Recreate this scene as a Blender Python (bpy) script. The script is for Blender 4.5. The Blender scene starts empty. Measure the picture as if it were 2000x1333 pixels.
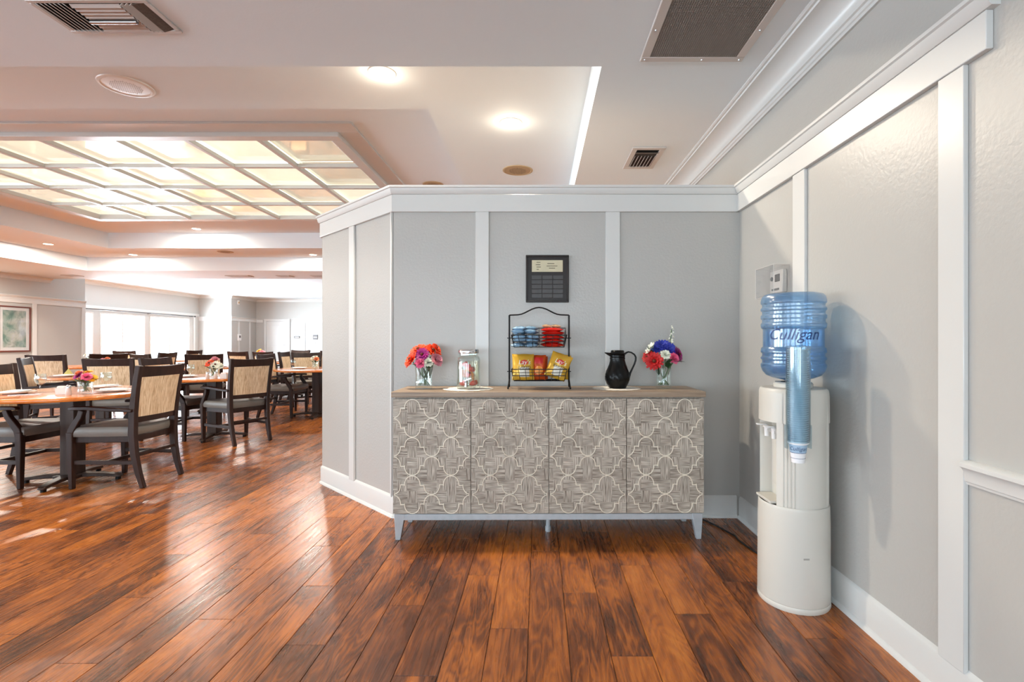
import bpy, bmesh, math, random
from math import pi, sin, cos, atan2, sqrt, radians
from mathutils import Vector, Matrix

random.seed(7)
SC = bpy.context.scene
C = SC.collection

# ------------------------------------------------------------------ camera
CAM_H = 1.14
cam_data = bpy.data.cameras.new('camera')
cam_data.sensor_width = 36.0
cam_data.lens = 18.0
cam_data.shift_x = -52 / 2000
cam_data.shift_y = 1.5 / 2000
cam_data.clip_start = 0.05
cam = bpy.data.objects.new('camera', cam_data)
C.objects.link(cam)
cam.location = (0, 0, CAM_H)
cam.rotation_euler = (pi / 2, 0, 0)
SC.camera = cam

# ------------------------------------------------------------------ world and daylight
w = bpy.data.worlds.new('daylight'); SC.world = w; w.use_nodes = True
bg = w.node_tree.nodes['Background']
bg.inputs[0].default_value = (0.82, 0.93, 1.0, 1); bg.inputs[1].default_value = 4.0

SC.view_settings.view_transform = 'Standard'
SC.view_settings.look = 'None'
SC.view_settings.exposure = 0.17
SC.view_settings.gamma = 1.0
SC.view_settings.use_curve_mapping = False
SC.cycles.max_bounces = 6
SC.cycles.diffuse_bounces = 4
SC.cycles.glossy_bounces = 3
SC.cycles.transparent_max_bounces = 16
SC.cycles.adaptive_threshold = 0.12
SC.cycles.sample_clamp_indirect = 6.0
SC.cycles.use_denoising = True
SC.cycles.caustics_reflective = False
SC.cycles.caustics_refractive = False

def window_light(name, loc, rot, sx, sy, power, col=(0.76, 0.90, 1.0)):
    d = bpy.data.lights.new(name, 'AREA'); d.shape = 'RECTANGLE'; d.size = sx; d.size_y = sy
    d.energy = power; d.color = col
    o = bpy.data.objects.new(name, d); C.objects.link(o); o.location = loc; o.rotation_euler = rot
    return o

# daylight entering through the window wall (far left), and fill through unseen windows added left and rear
WIN_FAR = [(13.9, 15.63), (15.87, 17.69), (17.9, 19.94)]
for a, b in WIN_FAR:
    window_light('daylight_far', (-13.95, (a + b) / 2, 1.2), (0, -pi / 2, 0), 1.7, b - a, 900)
FILL_WIN_LEFT = [(-3.4, -1.4), (-0.6, 1.4), (2.2, 4.2)]
for a, b in FILL_WIN_LEFT:
    window_light('fill_left', (-11.55, (a + b) / 2, 1.2), (0, -pi / 2, 0), 1.7, b - a, 225)
FILL_WIN_REAR = [(-9.6, -7.4), (-6.6, -4.4), (-3.6, -1.4), (-0.9, 0.9)]
for a, b in FILL_WIN_REAR:
    window_light('fill_rear', ((a + b) / 2, -4.85, 1.2), (pi / 2, 0, 0), b - a, 1.7, 105)

# ------------------------------------------------------------------ helpers
def lin(r, g=None, b=None):
    if g is None: g = b = r
    f = lambda c: (c / 255) / 12.92 if c / 255 <= 0.04045 else ((c / 255 + 0.055) / 1.055) ** 2.4
    return (f(r), f(g), f(b), 1)

class N:
    """tiny node-graph helper"""
    def __init__(s, name):
        s.m = bpy.data.materials.new(name); s.m.use_nodes = True
        s.t = s.m.node_tree; s.t.nodes.clear()
        s.out = s.t.nodes.new('ShaderNodeOutputMaterial')
    def n(s, typ, props=None, **ins):
        nd = s.t.nodes.new('ShaderNode' + typ)
        for k, v in (props or {}).items(): setattr(nd, k, v)
        for k, v in ins.items():
            key = int(k[1:]) if k[0] == 'i' and k[1:].isdigit() else k.replace('_', ' ')
            s.set(nd, key, v)
        return nd
    def set(s, nd, key, v):
        sock = nd.inputs[key]
        if isinstance(v, bpy.types.NodeSocket): s.t.links.new(v, sock)
        elif isinstance(v, bpy.types.Node): s.t.links.new(v.outputs[0], sock)
        else:
            try: sock.default_value = v
            except Exception: sock.default_value = (v, v, v)
    def bsdf(s, **ins):
        b = s.n('BsdfPrincipled', None, **ins); s.t.links.new(b.outputs[0], s.out.inputs[0]); return b
    def math(s, op, a, b=0.0, c=None):
        nd = s.n('Math', {'operation': op}, i0=a, i1=b)
        if c is not None: s.set(nd, 2, c)
        return nd.outputs[0]
    def mix(s, f, a, b, blend='MIX'):
        nd = s.t.nodes.new('ShaderNodeMix'); nd.data_type = 'RGBA'; nd.blend_type = blend
        s.set(nd, 0, f); s.set(nd, 6, a); s.set(nd, 7, b); return nd.outputs[2]
    def ramp(s, f, stops, interp='LINEAR'):
        nd = s.t.nodes.new('ShaderNodeValToRGB'); s.set(nd, 0, f); cr = nd.color_ramp; cr.interpolation = interp
        while len(cr.elements) < len(stops): cr.elements.new(0.5)
        for e, (p, c) in zip(cr.elements, stops): e.position = p; e.color = c
        return nd.outputs[0]
    def noise(s, vec, scale, detail=3, rough=0.5, dist=0.0):
        return s.n('TexNoise', None, Vector=vec, Scale=scale, Detail=detail, Roughness=rough, Distortion=dist).outputs[0]
    def mapping(s, vec, scale=(1, 1, 1), loc=(0, 0, 0), rot=(0, 0, 0)):
        return s.n('Mapping', None, Vector=vec, Scale=scale, Location=loc, Rotation=rot).outputs[0]
    def obj(s): return s.n('TexCoord').outputs['Object']
    def pos(s): return s.n('NewGeometry').outputs['Position']
    def bump(s, h, strength=0.2, dist=0.01):
        return s.n('Bump', None, Height=h, Strength=strength, Distance=dist).outputs[0]

MAT = {}
def simple(name, col, rough=0.5, metal=0.0, var=0.0, vscale=8.0, bump=0.0, bscale=60.0, coat=0.0, spec=0.5):
    g = N(name)
    c = col
    if var or bump: v = g.obj()
    if var:
        n = g.noise(v, vscale, 3)
        dark = tuple(x * (1 - var) for x in col[:3]) + (1,)
        lite = tuple(min(1, x * (1 + var)) for x in col[:3]) + (1,)
        c = g.ramp(n, [(0.3, dark), (0.7, lite)])
    b = g.bsdf(Base_Color=c, Roughness=rough, Metallic=metal)
    b.inputs['Specular IOR Level'].default_value = spec
    if coat: b.inputs['Coat Weight'].default_value = coat; b.inputs['Coat Roughness'].default_value = 0.1
    if bump: g.set(b, 'Normal', g.bump(g.noise(v, bscale, 2), bump, 0.004))
    MAT[name] = g.m
    return g.m

def paint(name, col, rough, bump, scale):
    g = N(name); v = g.pos()
    h = g.noise(v, scale, 2, 0.5)
    tint = g.ramp(g.noise(v, 1.3, 2), [(0.3, tuple(x * 0.985 for x in col[:3]) + (1,)), (0.7, col)])
    g.bsdf(Base_Color=tint, Roughness=rough, Normal=g.bump(h, bump, 0.004))
    MAT[name] = g.m
paint('wall_paint', lin(179, 177, 172), 0.36, 0.25, 70)
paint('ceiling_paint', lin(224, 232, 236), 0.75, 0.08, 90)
paint('trim_paint', lin(208, 208, 205), 0.30, 0.03, 40)

def glow(name, col, strength):
    g = N(name)
    e = g.n('Emission', None, Color=col, Strength=strength)
    g.t.links.new(e.outputs[0], g.out.inputs[0]); MAT[name] = g.m
glow('lamp_lens', (1.0, 0.86, 0.66, 1), 14)
glow('bowl_glow', (1.0, 0.95, 0.88, 1), 5)

def clear(name, tint, gloss=0.12, rough=0.02, solid=None, solid_amt=0.0):
    """thin clear sheet: tinted see-through plus a fresnel reflection and, if asked, some body colour"""
    g = N(name)
    tr = g.n('BsdfTransparent', None, Color=tint)
    gl = g.n('BsdfGlossy', None, Color=(1, 1, 1, 1), Roughness=rough)
    base = tr
    if solid:
        df = g.n('BsdfPrincipled', None, Base_Color=solid, Roughness=0.2)
        base = g.n('MixShader', None, i0=solid_amt, i1=tr.outputs[0], i2=df.outputs[0])
    lw = g.n('LayerWeight', None, Blend=0.25)
    f = g.math('MULTIPLY_ADD', lw.outputs['Facing'], 0.55, gloss * 0.4)
    mx = g.n('MixShader', None, i0=f, i1=base.outputs[0], i2=gl.outputs[0])
    g.t.links.new(mx.outputs[0], g.out.inputs[0]); MAT[name] = g.m
clear('clear_glass', (0.95, 0.98, 0.97, 1))
clear('window_glass', (0.98, 0.99, 1, 1), 0.08)
clear('acrylic', (0.97, 0.965, 0.965, 1), 0.1)
clear('blue_bottle', (0.60, 0.78, 0.92, 1), 0.1, 0.16, lin(96, 150, 205), 0.22)
clear('blue_water', (0.70, 0.85, 0.96, 1), 0.05, 0.02, lin(120, 170, 215), 0.06)
clear('drink_water', (0.97, 0.93, 0.86, 1), 0.05)
clear('smoke_tube', (0.80, 0.89, 0.93, 1), 0.1, 0.08, lin(120, 150, 165), 0.06)

def wood_planks():
    g = N('plank_wood')
    p = g.pos()
    rnd = g.n('ObjectInfo').outputs['Random']
    at = g.n('Attribute', {'attribute_name': 'plank'}).outputs['Fac']
    r = g.math('FRACT', g.math('ADD', rnd, at))
    r2 = g.math('FRACT', g.math('MULTIPLY', r, 17.31))
    off = g.n('CombineXYZ', None, X=g.math('MULTIPLY', r, 37.0), Y=g.math('MULTIPLY', r2, 53.0), Z=0.0)
    pv = g.n('VectorMath', {'operation': 'ADD'}, i0=p, i1=off.outputs[0]).outputs[0]
    fine = g.noise(g.mapping(pv, (75, 3.2, 1)), 1.0, 3, 0.6, 0.8)
    cath = g.noise(g.mapping(pv, (8, 1.3, 1)), 1.0, 2, 0.5, 1.6)
    rings = g.math('FRACT', g.math('MULTIPLY', cath, 9.0))
    rings = g.math('ABSOLUTE', g.math('SUBTRACT', rings, 0.5))
    blotch = g.noise(g.mapping(pv, (9, 2.4, 1)), 1.0, 2, 0.6)
    t = g.math('ADD', g.math('MULTIPLY', fine, 0.36), g.math('MULTIPLY', rings, 0.36))
    t = g.math('ADD', t, g.math('MULTIPLY', g.math('SUBTRACT', blotch, 0.5), 0.74))
    t = g.math('ADD', t, g.math('MULTIPLY', g.math('SUBTRACT', r2, 0.5), 0.26))
    col = g.ramp(t, [(0.02, lin(66, 34, 18)), (0.20, lin(112, 60, 26)), (0.34, lin(160, 90, 34)), (0.50, lin(188, 110, 40)), (0.75, lin(212, 138, 62))])
    red = g.mix(g.math('MULTIPLY', r, 0.25), col, lin(128, 74, 44))
    h = g.math('ADD', fine, g.math('MULTIPLY', g.noise(g.mapping(p, (5, 2.5, 1)), 1.0, 2), 0.8))
    b = g.bsdf(Base_Color=red, Roughness=g.ramp(fine, [(0.3, (0.22,) * 3 + (1,)), (0.7, (0.34,) * 3 + (1,))]), Normal=g.bump(h, 0.10, 0.006))
    b.inputs['Specular IOR Level'].default_value = 0.55
    MAT['plank_wood'] = g.m
wood_planks()
simple('plank_joint', lin(34, 20, 14), 0.6)

def grain(name, dark, light, axis=0, sc=40, rough=0.4, coat=0.0, stretch=0.06, bump=0.05, spec=0.5):
    g = N(name); v = g.obj()
    s = [sc, sc, sc]; s[axis] = sc * stretch
    n = g.noise(g.mapping(v, s), 1.0, 4, 0.6, 0.4)
    c = g.ramp(n, [(0.3, dark), (0.7, light)])
    b = g.bsdf(Base_Color=c, Roughness=rough, Normal=g.bump(n, bump, 0.003))
    b.inputs['Specular IOR Level'].default_value = spec
    if coat: b.inputs['Coat Weight'].default_value = coat; b.inputs['Coat Roughness'].default_value = 0.06
    MAT[name] = g.m
grain('chair_wood', lin(34, 19, 14), lin(54, 33, 26), 2, 30, 0.38, spec=0.3)
grain('table_wood', lin(196, 104, 38), lin(224, 138, 62), 0, 25, 0.22, 0.6)
grain('pedestal_wood', lin(44, 31, 25), lin(70, 52, 43), 2, 20, 0.38, spec=0.3)
grain('sideboard_top', lin(128, 108, 90), lin(172, 150, 126), 0, 60, 0.42, 0, 0.04, 0.1)
grain('sideboard_body', lin(132, 122, 112), lin(176, 166, 154), 2, 60, 0.6, 0, 0.05, 0.1)
grain('frame_wood', lin(86, 42, 34), lin(112, 58, 46), 2, 30, 0.35)
simple('pewter_paint', lin(178, 184, 188), 0.35, 0.1, 0.06, 30)
simple('inlay_bone', lin(240, 230, 212), 0.4, 0, 0.05, 60)

def carved():
    """whitewashed board combed in blocks, upright in one block and level in the next"""
    g = N('carved_wood'); v = g.obj()
    sep = g.n('SeparateXYZ', None, Vector=v)
    x, z = sep.outputs['X'], sep.outputs['Z']
    cell = 0.056
    cx = g.math('FLOOR', g.math('DIVIDE', g.math('ADD', x, 0.028), cell)); cz = g.math('FLOOR', g.math('DIVIDE', z, cell * 1.15))
    par = g.math('ABSOLUTE', g.math('MODULO', g.math('ADD', cx, cz), 2.0))
    wn = g.n('TexWhiteNoise', {'noise_dimensions': '2D'}, Vector=g.n('CombineXYZ', None, X=cx, Y=cz).outputs[0]).outputs[0]
    flip = g.math('GREATER_THAN', wn, 0.88)
    sel = g.math('ABSOLUTE', g.math('SUBTRACT', par, flip))
    nv = g.noise(g.mapping(v, (300, 1, 11)), 1.0, 2, 0.5, 0.2)
    nh = g.noise(g.mapping(v, (11, 1, 300)), 1.0, 2, 0.5, 0.2)
    n = g.math('ADD', g.math('MULTIPLY', nv, sel), g.math('MULTIPLY', nh, g.math('SUBTRACT', 1.0, sel)))
    big = g.noise(g.mapping(v, (7, 7, 7)), 1.0, 2)
    t = g.math('ADD', n, g.math('MULTIPLY', g.math('SUBTRACT', big, 0.5), 0.25))
    c = g.ramp(t, [(0.34, lin(110, 99, 88)), (0.48, lin(164, 153, 139)), (0.66, lin(208, 199, 185))])
    g.bsdf(Base_Color=c, Roughness=0.6, Normal=g.bump(n, 0.6, 0.004))
    MAT['carved_wood'] = g.m
carved()

def fabric_streak():
    g = N('streak_fabric'); v = g.obj()
    n = g.noise(g.mapping(v, (170, 60, 9)), 1.0, 3, 0.6, 0.5)
    big = g.noise(g.mapping(v, (10, 10, 4)), 1.0, 2)
    t = g.math('ADD', n, g.math('MULTIPLY', g.math('SUBTRACT', big, 0.5), 0.2))
    c = g.ramp(t, [(0.3, lin(176, 144, 108)), (0.5, lin(222, 196, 160)), (0.68, lin(238, 222, 196))])
    g.bsdf(Base_Color=c, Roughness=0.8, Normal=g.bump(n, 0.15, 0.003))
    MAT['streak_fabric'] = g.m
fabric_streak()
simple('seat_vinyl', lin(118, 114, 108), 0.42, 0, 0.10, 5, 0.05, 90)
simple('black_iron', lin(24, 22, 22), 0.42, 0.5)
simple('black_plastic', lin(8, 8, 8), 0.30, 0, 0, 8, 0, 60, 0.0, 0.25)
simple('chrome', lin(215, 215, 215), 0.18, 1.0)
simple('cooler_plastic', lin(208, 204, 194), 0.38, 0, 0.02, 3)
simple('white_plastic', lin(232, 232, 230), 0.35)
simple('white_paper', lin(236, 236, 238), 0.7, 0, 0.02, 30)
simple('white_china', lin(238, 236, 232), 0.15, 0, 0.01, 10)
simple('cup_paper', lin(186, 206, 216), 0.6, 0, 0.03, 20)
simple('cup_blue', lin(40, 66, 112), 0.6)
simple('cup_band', lin(164, 190, 212), 0.6)
simple('emboss_blue', lin(36, 62, 112), 0.3)
simple('vent_metal', lin(196, 188, 182), 0.45, 0.0)
simple('vent_dark', lin(52, 47, 44), 0.7)
simple('filter_grey', lin(92, 84, 78), 0.8, 0, 0.25, 120)
simple('grille_grey', lin(148, 140, 132), 0.5)
simple('tan_plastic', lin(176, 152, 118), 0.6)
simple('plaque_brown', lin(40, 32, 28), 0.4, 0, 0.15, 12, spec=0.25)
simple('plaque_plate', lin(62, 58, 56), 0.35, 0.1, 0.1, 20, spec=0.3)
simple('plaque_cream', lin(198, 188, 156), 0.4, 0, 0.05, 20)
simple('ink', lin(70, 62, 48), 0.7)
simple('doily', lin(238, 234, 224), 0.9, 0, 0.04, 120)
simple('stem_green', lin(58, 96, 48), 0.55, 0, 0.15, 20)
simple('leaf_dark', lin(30, 62, 34), 0.45, 0, 0.2, 20)
for nm, c in {'petal_orange': (236, 70, 12), 'petal_red': (178, 12, 16), 'petal_magenta': (150, 8, 108), 'petal_pink': (238, 110, 150),
              'petal_rose': (232, 160, 172), 'petal_white': (236, 236, 220), 'petal_blue': (40, 52, 160), 'petal_yellow': (240, 176, 40),
              'petal_peach': (238, 150, 104), 'petal_grey': (150, 150, 150)}.items():
    simple(nm, lin(*c), 0.6, 0, 0.18, 30)
simple('flower_eye', lin(96, 40, 16), 0.8, 0, 0.2, 80)
simple('strawberry', lin(230, 58, 26), 0.3, 0, 0.15, 60)
simple('orange_fruit', lin(240, 150, 48), 0.35, 0, 0.12, 40)
simple('bag_gold', lin(216, 168, 56), 0.26, 0.25, 0.10, 14, 0.2, 30)
simple('bag_orange', lin(206, 82, 30), 0.26, 0.25, 0.25, 14, 0.2, 30)
simple('bag_white', lin(228, 224, 210), 0.4)
simple('bag_red', lin(196, 34, 32), 0.4)
simple('bag_print', lin(44, 40, 36), 0.5)
simple('pack_blue', lin(140, 176, 204), 0.25, 0.2, 0.45, 30, 0.3, 40)
simple('pack_red', lin(206, 34, 22), 0.25, 0.15, 0.15, 18, 0.3, 40)
simple('pack_tan', lin(196, 158, 120), 0.4)
simple('rod_grey', lin(70, 70, 72), 0.4, 0.5)
simple('sign_grey', lin(108, 104, 104), 0.5)
simple('sheer', lin(240, 240, 242), 0.9)
simple('cord_black', lin(16, 14, 14), 0.45)
simple('thermostat', lin(214, 210, 204), 0.4)
simple('thermo_dark', lin(66, 62, 60), 0.4)
simple('mat_board', lin(236, 232, 226), 0.8)
simple('tan_napkin', lin(206, 196, 120), 0.8, 0, 0.1, 20)
simple('steel', lin(190, 190, 192), 0.25, 0.9)
simple('shaker', lin(206, 200, 196), 0.3)
simple('packets', lin(230, 214, 206), 0.6, 0, 0.15, 60)

def art():
    g = N('watercolour'); v = g.obj()
    n = g.noise(g.mapping(v, (1, 5, 4)), 1.0, 5, 0.6, 0.8)
    m = g.noise(g.mapping(v, (1, 3, 3), (4, 2, 1)), 1.0, 3, 0.5, 0.5)
    c1 = g.ramp(n, [(0.3, lin(64, 92, 100)), (0.45, lin(126, 150, 142)), (0.55, lin(200, 206, 196)), (0.66, lin(170, 178, 190)), (0.8, lin(226, 214, 130))])
    c2 = g.ramp(m, [(0.35, lin(90, 132, 96)), (0.5, lin(206, 198, 176)), (0.65, lin(224, 228, 232))])
    g.bsdf(Base_Color=g.mix(0.5, c1, c2), Roughness=0.35); MAT['watercolour'] = g.m
art()

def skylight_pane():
    """cream leaded-look pane: half mirror, half milk glass, its backlight put in as emission"""
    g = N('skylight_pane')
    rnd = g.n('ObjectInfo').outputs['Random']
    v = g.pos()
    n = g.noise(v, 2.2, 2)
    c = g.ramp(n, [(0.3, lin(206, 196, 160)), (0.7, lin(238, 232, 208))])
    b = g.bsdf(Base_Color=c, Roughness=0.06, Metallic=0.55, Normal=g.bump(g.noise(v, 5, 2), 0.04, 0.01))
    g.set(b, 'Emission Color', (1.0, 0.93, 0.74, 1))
    g.set(b, 'Emission Strength', g.math('MULTIPLY_ADD', rnd, 0.5, 0.3))  # glow added per pane in place of daylight from above
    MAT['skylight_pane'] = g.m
skylight_pane()

# ---- mesh collector
class MB:
    def __init__(s): s.v = []; s.f = []; s.sm = []
    def add(s, vs, fs, smooth=False):
        k = len(s.v); s.v += [tuple(p) for p in vs]
        s.f += [tuple(i + k for i in f) for f in fs]; s.sm += [smooth] * len(fs); return s
    def box(s, x0, x1, y0, y1, z0, z1):
        vs = [(x, y, z) for z in (z0, z1) for y in (y0, y1) for x in (x0, x1)]
        return s.add(vs, [(0, 2, 3, 1), (4, 5, 7, 6), (0, 1, 5, 4), (2, 6, 7, 3), (0, 4, 6, 2), (1, 3, 7, 5)])
    def prism(s, pts, z0, z1, smooth=False):
        n = len(pts)
        vs = [(x, y, z0) for x, y in pts] + [(x, y, z1) for x, y in pts]
        s.add(vs, [tuple(range(n - 1, -1, -1)), tuple(range(n, 2 * n))])
        k = len(s.v) - 2 * n
        for i in range(n):
            j = (i + 1) % n
            s.f.append((k + i, k + j, k + n + j, k + n + i)); s.sm.append(smooth)
        return s
    def lathe(s, prof, seg=24, cx=0, cy=0, sx=1, sy=1, caps=True, smooth=True, rfun=None):
        vs = []; fs = []
        for r, z in prof:
            for i in range(seg):
                a = 2 * pi * i / seg
                rr = rfun(r, z, a) if rfun else r
                vs.append((cx + rr * cos(a) * sx, cy + rr * sin(a) * sy, z))
        for k in range(len(prof) - 1):
            for i in range(seg):
                j = (i + 1) % seg
                fs.append((k * seg + i, k * seg + j, (k + 1) * seg + j, (k + 1) * seg + i))
        s.add(vs, fs, smooth)
        if caps:
            b = len(s.v) - len(vs)
            if prof[0][0] > 1e-6: s.f.append(tuple(b + i for i in range(seg - 1, -1, -1))); s.sm.append(False)
            if prof[-1][0] > 1e-6: s.f.append(tuple(b + (len(prof) - 1) * seg + i for i in range(seg))); s.sm.append(False)
        return s
    def tube(s, path, r, seg=8, closed=False, smooth=True):
        P = [Vector(p) for p in path]; n = len(P); vs = []; fs = []
        up = None
        for i, p in enumerate(P):
            a = P[(i - 1) % n] if (closed or i > 0) else P[i]
            b = P[(i + 1) % n] if (closed or i < n - 1) else P[i]
            t = (b - a).normalized()
            if up is None:
                up = Vector((0, 0, 1)) if abs(t.z) < 0.9 else Vector((1, 0, 0))
            x = up - t * up.dot(t)
            if x.length < 1e-6: x = Vector((0, 1, 0)) - t * t.y
            x.normalize(); y = t.cross(x); up = x
            rr = r[i] if isinstance(r, (list, tuple)) else r
            for k in range(seg):
                an = 2 * pi * k / seg
                vs.append(p + x * (rr * cos(an)) + y * (rr * sin(an)))
        m = n if closed else n - 1
        for i in range(m):
            for k in range(seg):
                l = (k + 1) % seg; j = (i + 1) % n
                fs.append((i * seg + k, i * seg + l, j * seg + l, j * seg + k))
        if not closed:
            fs.append(tuple(range(seg - 1, -1, -1))); fs.append(tuple((n - 1) * seg + k for k in range(seg)))
        return s.add([tuple(v) for v in vs], fs, smooth)
    def bar(s, path, w, h, side=(1, 0, 0)):
        """rectangular section swept along a path; w across 'side', h across the rest; both may be lists"""
        P = [Vector(p) for p in path]; n = len(P); vs = []; fs = []; sd = Vector(side).normalized()
        for i, p in enumerate(P):
            t = (P[min(i + 1, n - 1)] - P[max(i - 1, 0)]).normalized()
            q = t.cross(sd).normalized()
            ww = (w[i] if isinstance(w, (list, tuple)) else w) / 2; hh = (h[i] if isinstance(h, (list, tuple)) else h) / 2
            for a, b in ((-1, -1), (1, -1), (1, 1), (-1, 1)): vs.append(p + sd * (a * ww) + q * (b * hh))
        for i in range(n - 1):
            for k in range(4):
                l = (k + 1) % 4; fs.append((i * 4 + k, i * 4 + l, i * 4 + 4 + l, i * 4 + 4 + k))
        fs.append((3, 2, 1, 0)); fs.append(tuple((n - 1) * 4 + k for k in range(4)))
        return s.add([tuple(v) for v in vs], fs)
    def mesh(s, name):
        me = bpy.data.meshes.new(name); me.from_pydata(s.v, [], s.f)
        me.polygons.foreach_set('use_smooth', s.sm); me.update()
        bm = bmesh.new(); bm.from_mesh(me); bmesh.ops.recalc_face_normals(bm, faces=bm.faces); bm.to_mesh(me); bm.free()
        me.set_sharp_from_angle(angle=radians(40))
        return me
    def build(s, name, mat, parent=None, bevel=0, seg=2, loc=None, rot=None):
        o = bpy.data.objects.new(name, s.mesh(name)); C.objects.link(o)
        o.data.materials.append(MAT[mat] if isinstance(mat, str) else mat)
        if parent: o.parent = parent
        if loc: o.location = loc
        if rot: o.rotation_euler = rot
        if bevel:
            m = o.modifiers.new('bevel', 'BEVEL'); m.width = bevel; m.segments = seg; m.limit_method = 'ANGLE'; m.angle_limit = 0.6
        return o

def empty(name, loc=(0, 0, 0), rz=0.0):
    o = bpy.data.objects.new(name, None); C.objects.link(o); o.location = loc; o.rotation_euler = (0, 0, rz)
    o.empty_display_size = 0.05
    return o
def tag(o, label=None, cat=None, group=None, kind=None):
    if label: o['label'] = label
    if cat: o['category'] = cat
    if group: o['group'] = group
    if kind: o['kind'] = kind
    return o
def copy_tree(o, parent=None):
    c = o.copy(); C.objects.link(c); c.parent = parent
    for ch in list(o.children): copy_tree(ch, c)
    return c

def text_mesh(txt, size=1.0, shear=0.0):
    cu = bpy.data.curves.new('lettering', 'FONT'); cu.body = txt; cu.size = size; cu.shear = shear
    cu.align_x = 'CENTER'; cu.align_y = 'CENTER'; cu.resolution_u = 3
    o = bpy.data.objects.new('lettering', cu); C.objects.link(o)
    dg = bpy.context.evaluated_depsgraph_get()
    me = bpy.data.meshes.new_from_object(o.evaluated_get(dg))
    bpy.data.objects.remove(o); bpy.data.curves.remove(cu)
    return me
def text_obj(txt, size, mat, fn, parent, shear=0.0, name='lettering'):
    """flat print laid on a surface: fn maps the (x, y) of the letters to a point of that surface"""
    me = text_mesh(txt, size, shear)
    bm = bmesh.new(); bm.from_mesh(me)
    bmesh.ops.triangulate(bm, faces=bm.faces)
    for v in bm.verts: v.co = Vector(fn(v.co.x, v.co.y))
    bm.to_mesh(me); bm.free()
    me.materials.clear(); me.materials.append(MAT[mat])
    o = bpy.data.objects.new(name, me); C.objects.link(o); o.parent = parent
    return o

# ================================================================== ROOM SHELL
Z0, Z1, Z2 = 2.59, 2.86, 3.14          # three ceiling levels
WR = 1.305                              # right wall face
WL = -11.25                             # left (picture) wall face
YB = -4.5                               # rear wall
def struct(o): o['kind'] = 'structure'; return o

# ---- floor: joint bed + planks
floor = struct(MB().box(-13.9, 1.6, -4.9, 22.7, -0.12, -0.003).build('floor', 'plank_joint'))
PW, PL = 0.152, 1.22
def plank_mesh():
    b = 0.0016; x, y = PW / 2 - 0.0006, PL / 2 - 0.0006
    vs = [(-x, -y, -0.003), (x, -y, -0.003), (x, y, -0.003), (-x, y, -0.003), (-x + b, -y + b, 0), (x - b, -y + b, 0), (x - b, y - b, 0), (-x + b, y - b, 0)]
    fs = [(4, 5, 6, 7), (0, 1, 5, 4), (1, 2, 6, 5), (2, 3, 7, 6), (3, 0, 4, 7)]
    return vs, fs
pv, pf = plank_mesh()
me_plank = MB().add(pv, pf).mesh('plank'); me_plank.materials.append(MAT['plank_wood'])
spots = []
ncol = int((WR + 0.02 + 13.6) / PW) + 1
for c in range(ncol):
    x = WR - PW * (c + 0.35)
    off = ((c * 0.381966) % 1.0) * PL
    y = -4.6 + off - PL
    while y < 22.3:
        if y + PL > -4.5: spots.append((x, y + PL / 2))
        y += PL
def plank_size(p):
    x, y = p
    if y + PL / 2 < 1.72: return 0
    yn = max(y - PL / 2, 1.72); yf = y + PL / 2
    px0 = 1052 + 1000 * x / yn
    if px0 < -150 or px0 > 2050: return 0
    if x < -0.95 and y > 3.6 and x / y > -0.42: return 0
    if x >= -0.95 and yn > 3.33: return 0
    return (1140 / yn - 1140 / yf) * PW * 1000 / (0.5 * (yn + yf))
order = sorted(spots, key=plank_size, reverse=True)
for i, (x, y) in enumerate(order[:300]):
    o = bpy.data.objects.new('plank', me_plank); C.objects.link(o); o.location = (x, y, 0.0); o.parent = floor
mb = MB(); rv = []
for x, y in order[300:]:
    mb.add([(a + x, b + y, c) for a, b, c in pv], pf); rv += [random.random()] * len(pf)
o = mb.build('plank_field', 'plank_wood', floor); o['kind'] = 'stuff'
me = o.data
at = me.attributes.new('plank', 'FLOAT', 'FACE'); at.data.foreach_set('value', rv)

# ---- ceiling levels
T = 3.75
ceil = MB()
OX0, OX1, OY0, OY1 = -9.2, 0.331, 2.695, 10.43      # first opening
SX0, SX1, SY0, SY1 = -7.9, -0.816, 3.78, 9.4        # second opening
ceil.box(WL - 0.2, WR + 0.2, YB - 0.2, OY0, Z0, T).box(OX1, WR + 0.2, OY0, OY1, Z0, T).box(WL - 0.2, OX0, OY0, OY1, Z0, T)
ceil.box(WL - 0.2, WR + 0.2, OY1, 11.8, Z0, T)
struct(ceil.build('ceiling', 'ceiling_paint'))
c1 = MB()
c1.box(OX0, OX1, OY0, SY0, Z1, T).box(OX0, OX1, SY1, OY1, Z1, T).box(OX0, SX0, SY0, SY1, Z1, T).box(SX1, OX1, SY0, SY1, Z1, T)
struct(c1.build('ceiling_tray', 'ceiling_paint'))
GX0, GX1, GY0, GY1 = -6.94, -2.0, 4.94, 8.10         # glazed field
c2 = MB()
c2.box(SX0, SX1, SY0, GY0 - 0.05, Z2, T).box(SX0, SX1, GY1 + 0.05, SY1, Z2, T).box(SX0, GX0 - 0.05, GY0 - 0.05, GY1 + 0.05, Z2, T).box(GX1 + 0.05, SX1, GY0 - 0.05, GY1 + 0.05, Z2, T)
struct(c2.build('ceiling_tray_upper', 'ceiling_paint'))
struct(MB().box(-13.9, WR + 0.2, 11.8, 22.7, 3.0, T).build('ceiling_far', 'ceiling_paint'))
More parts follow.
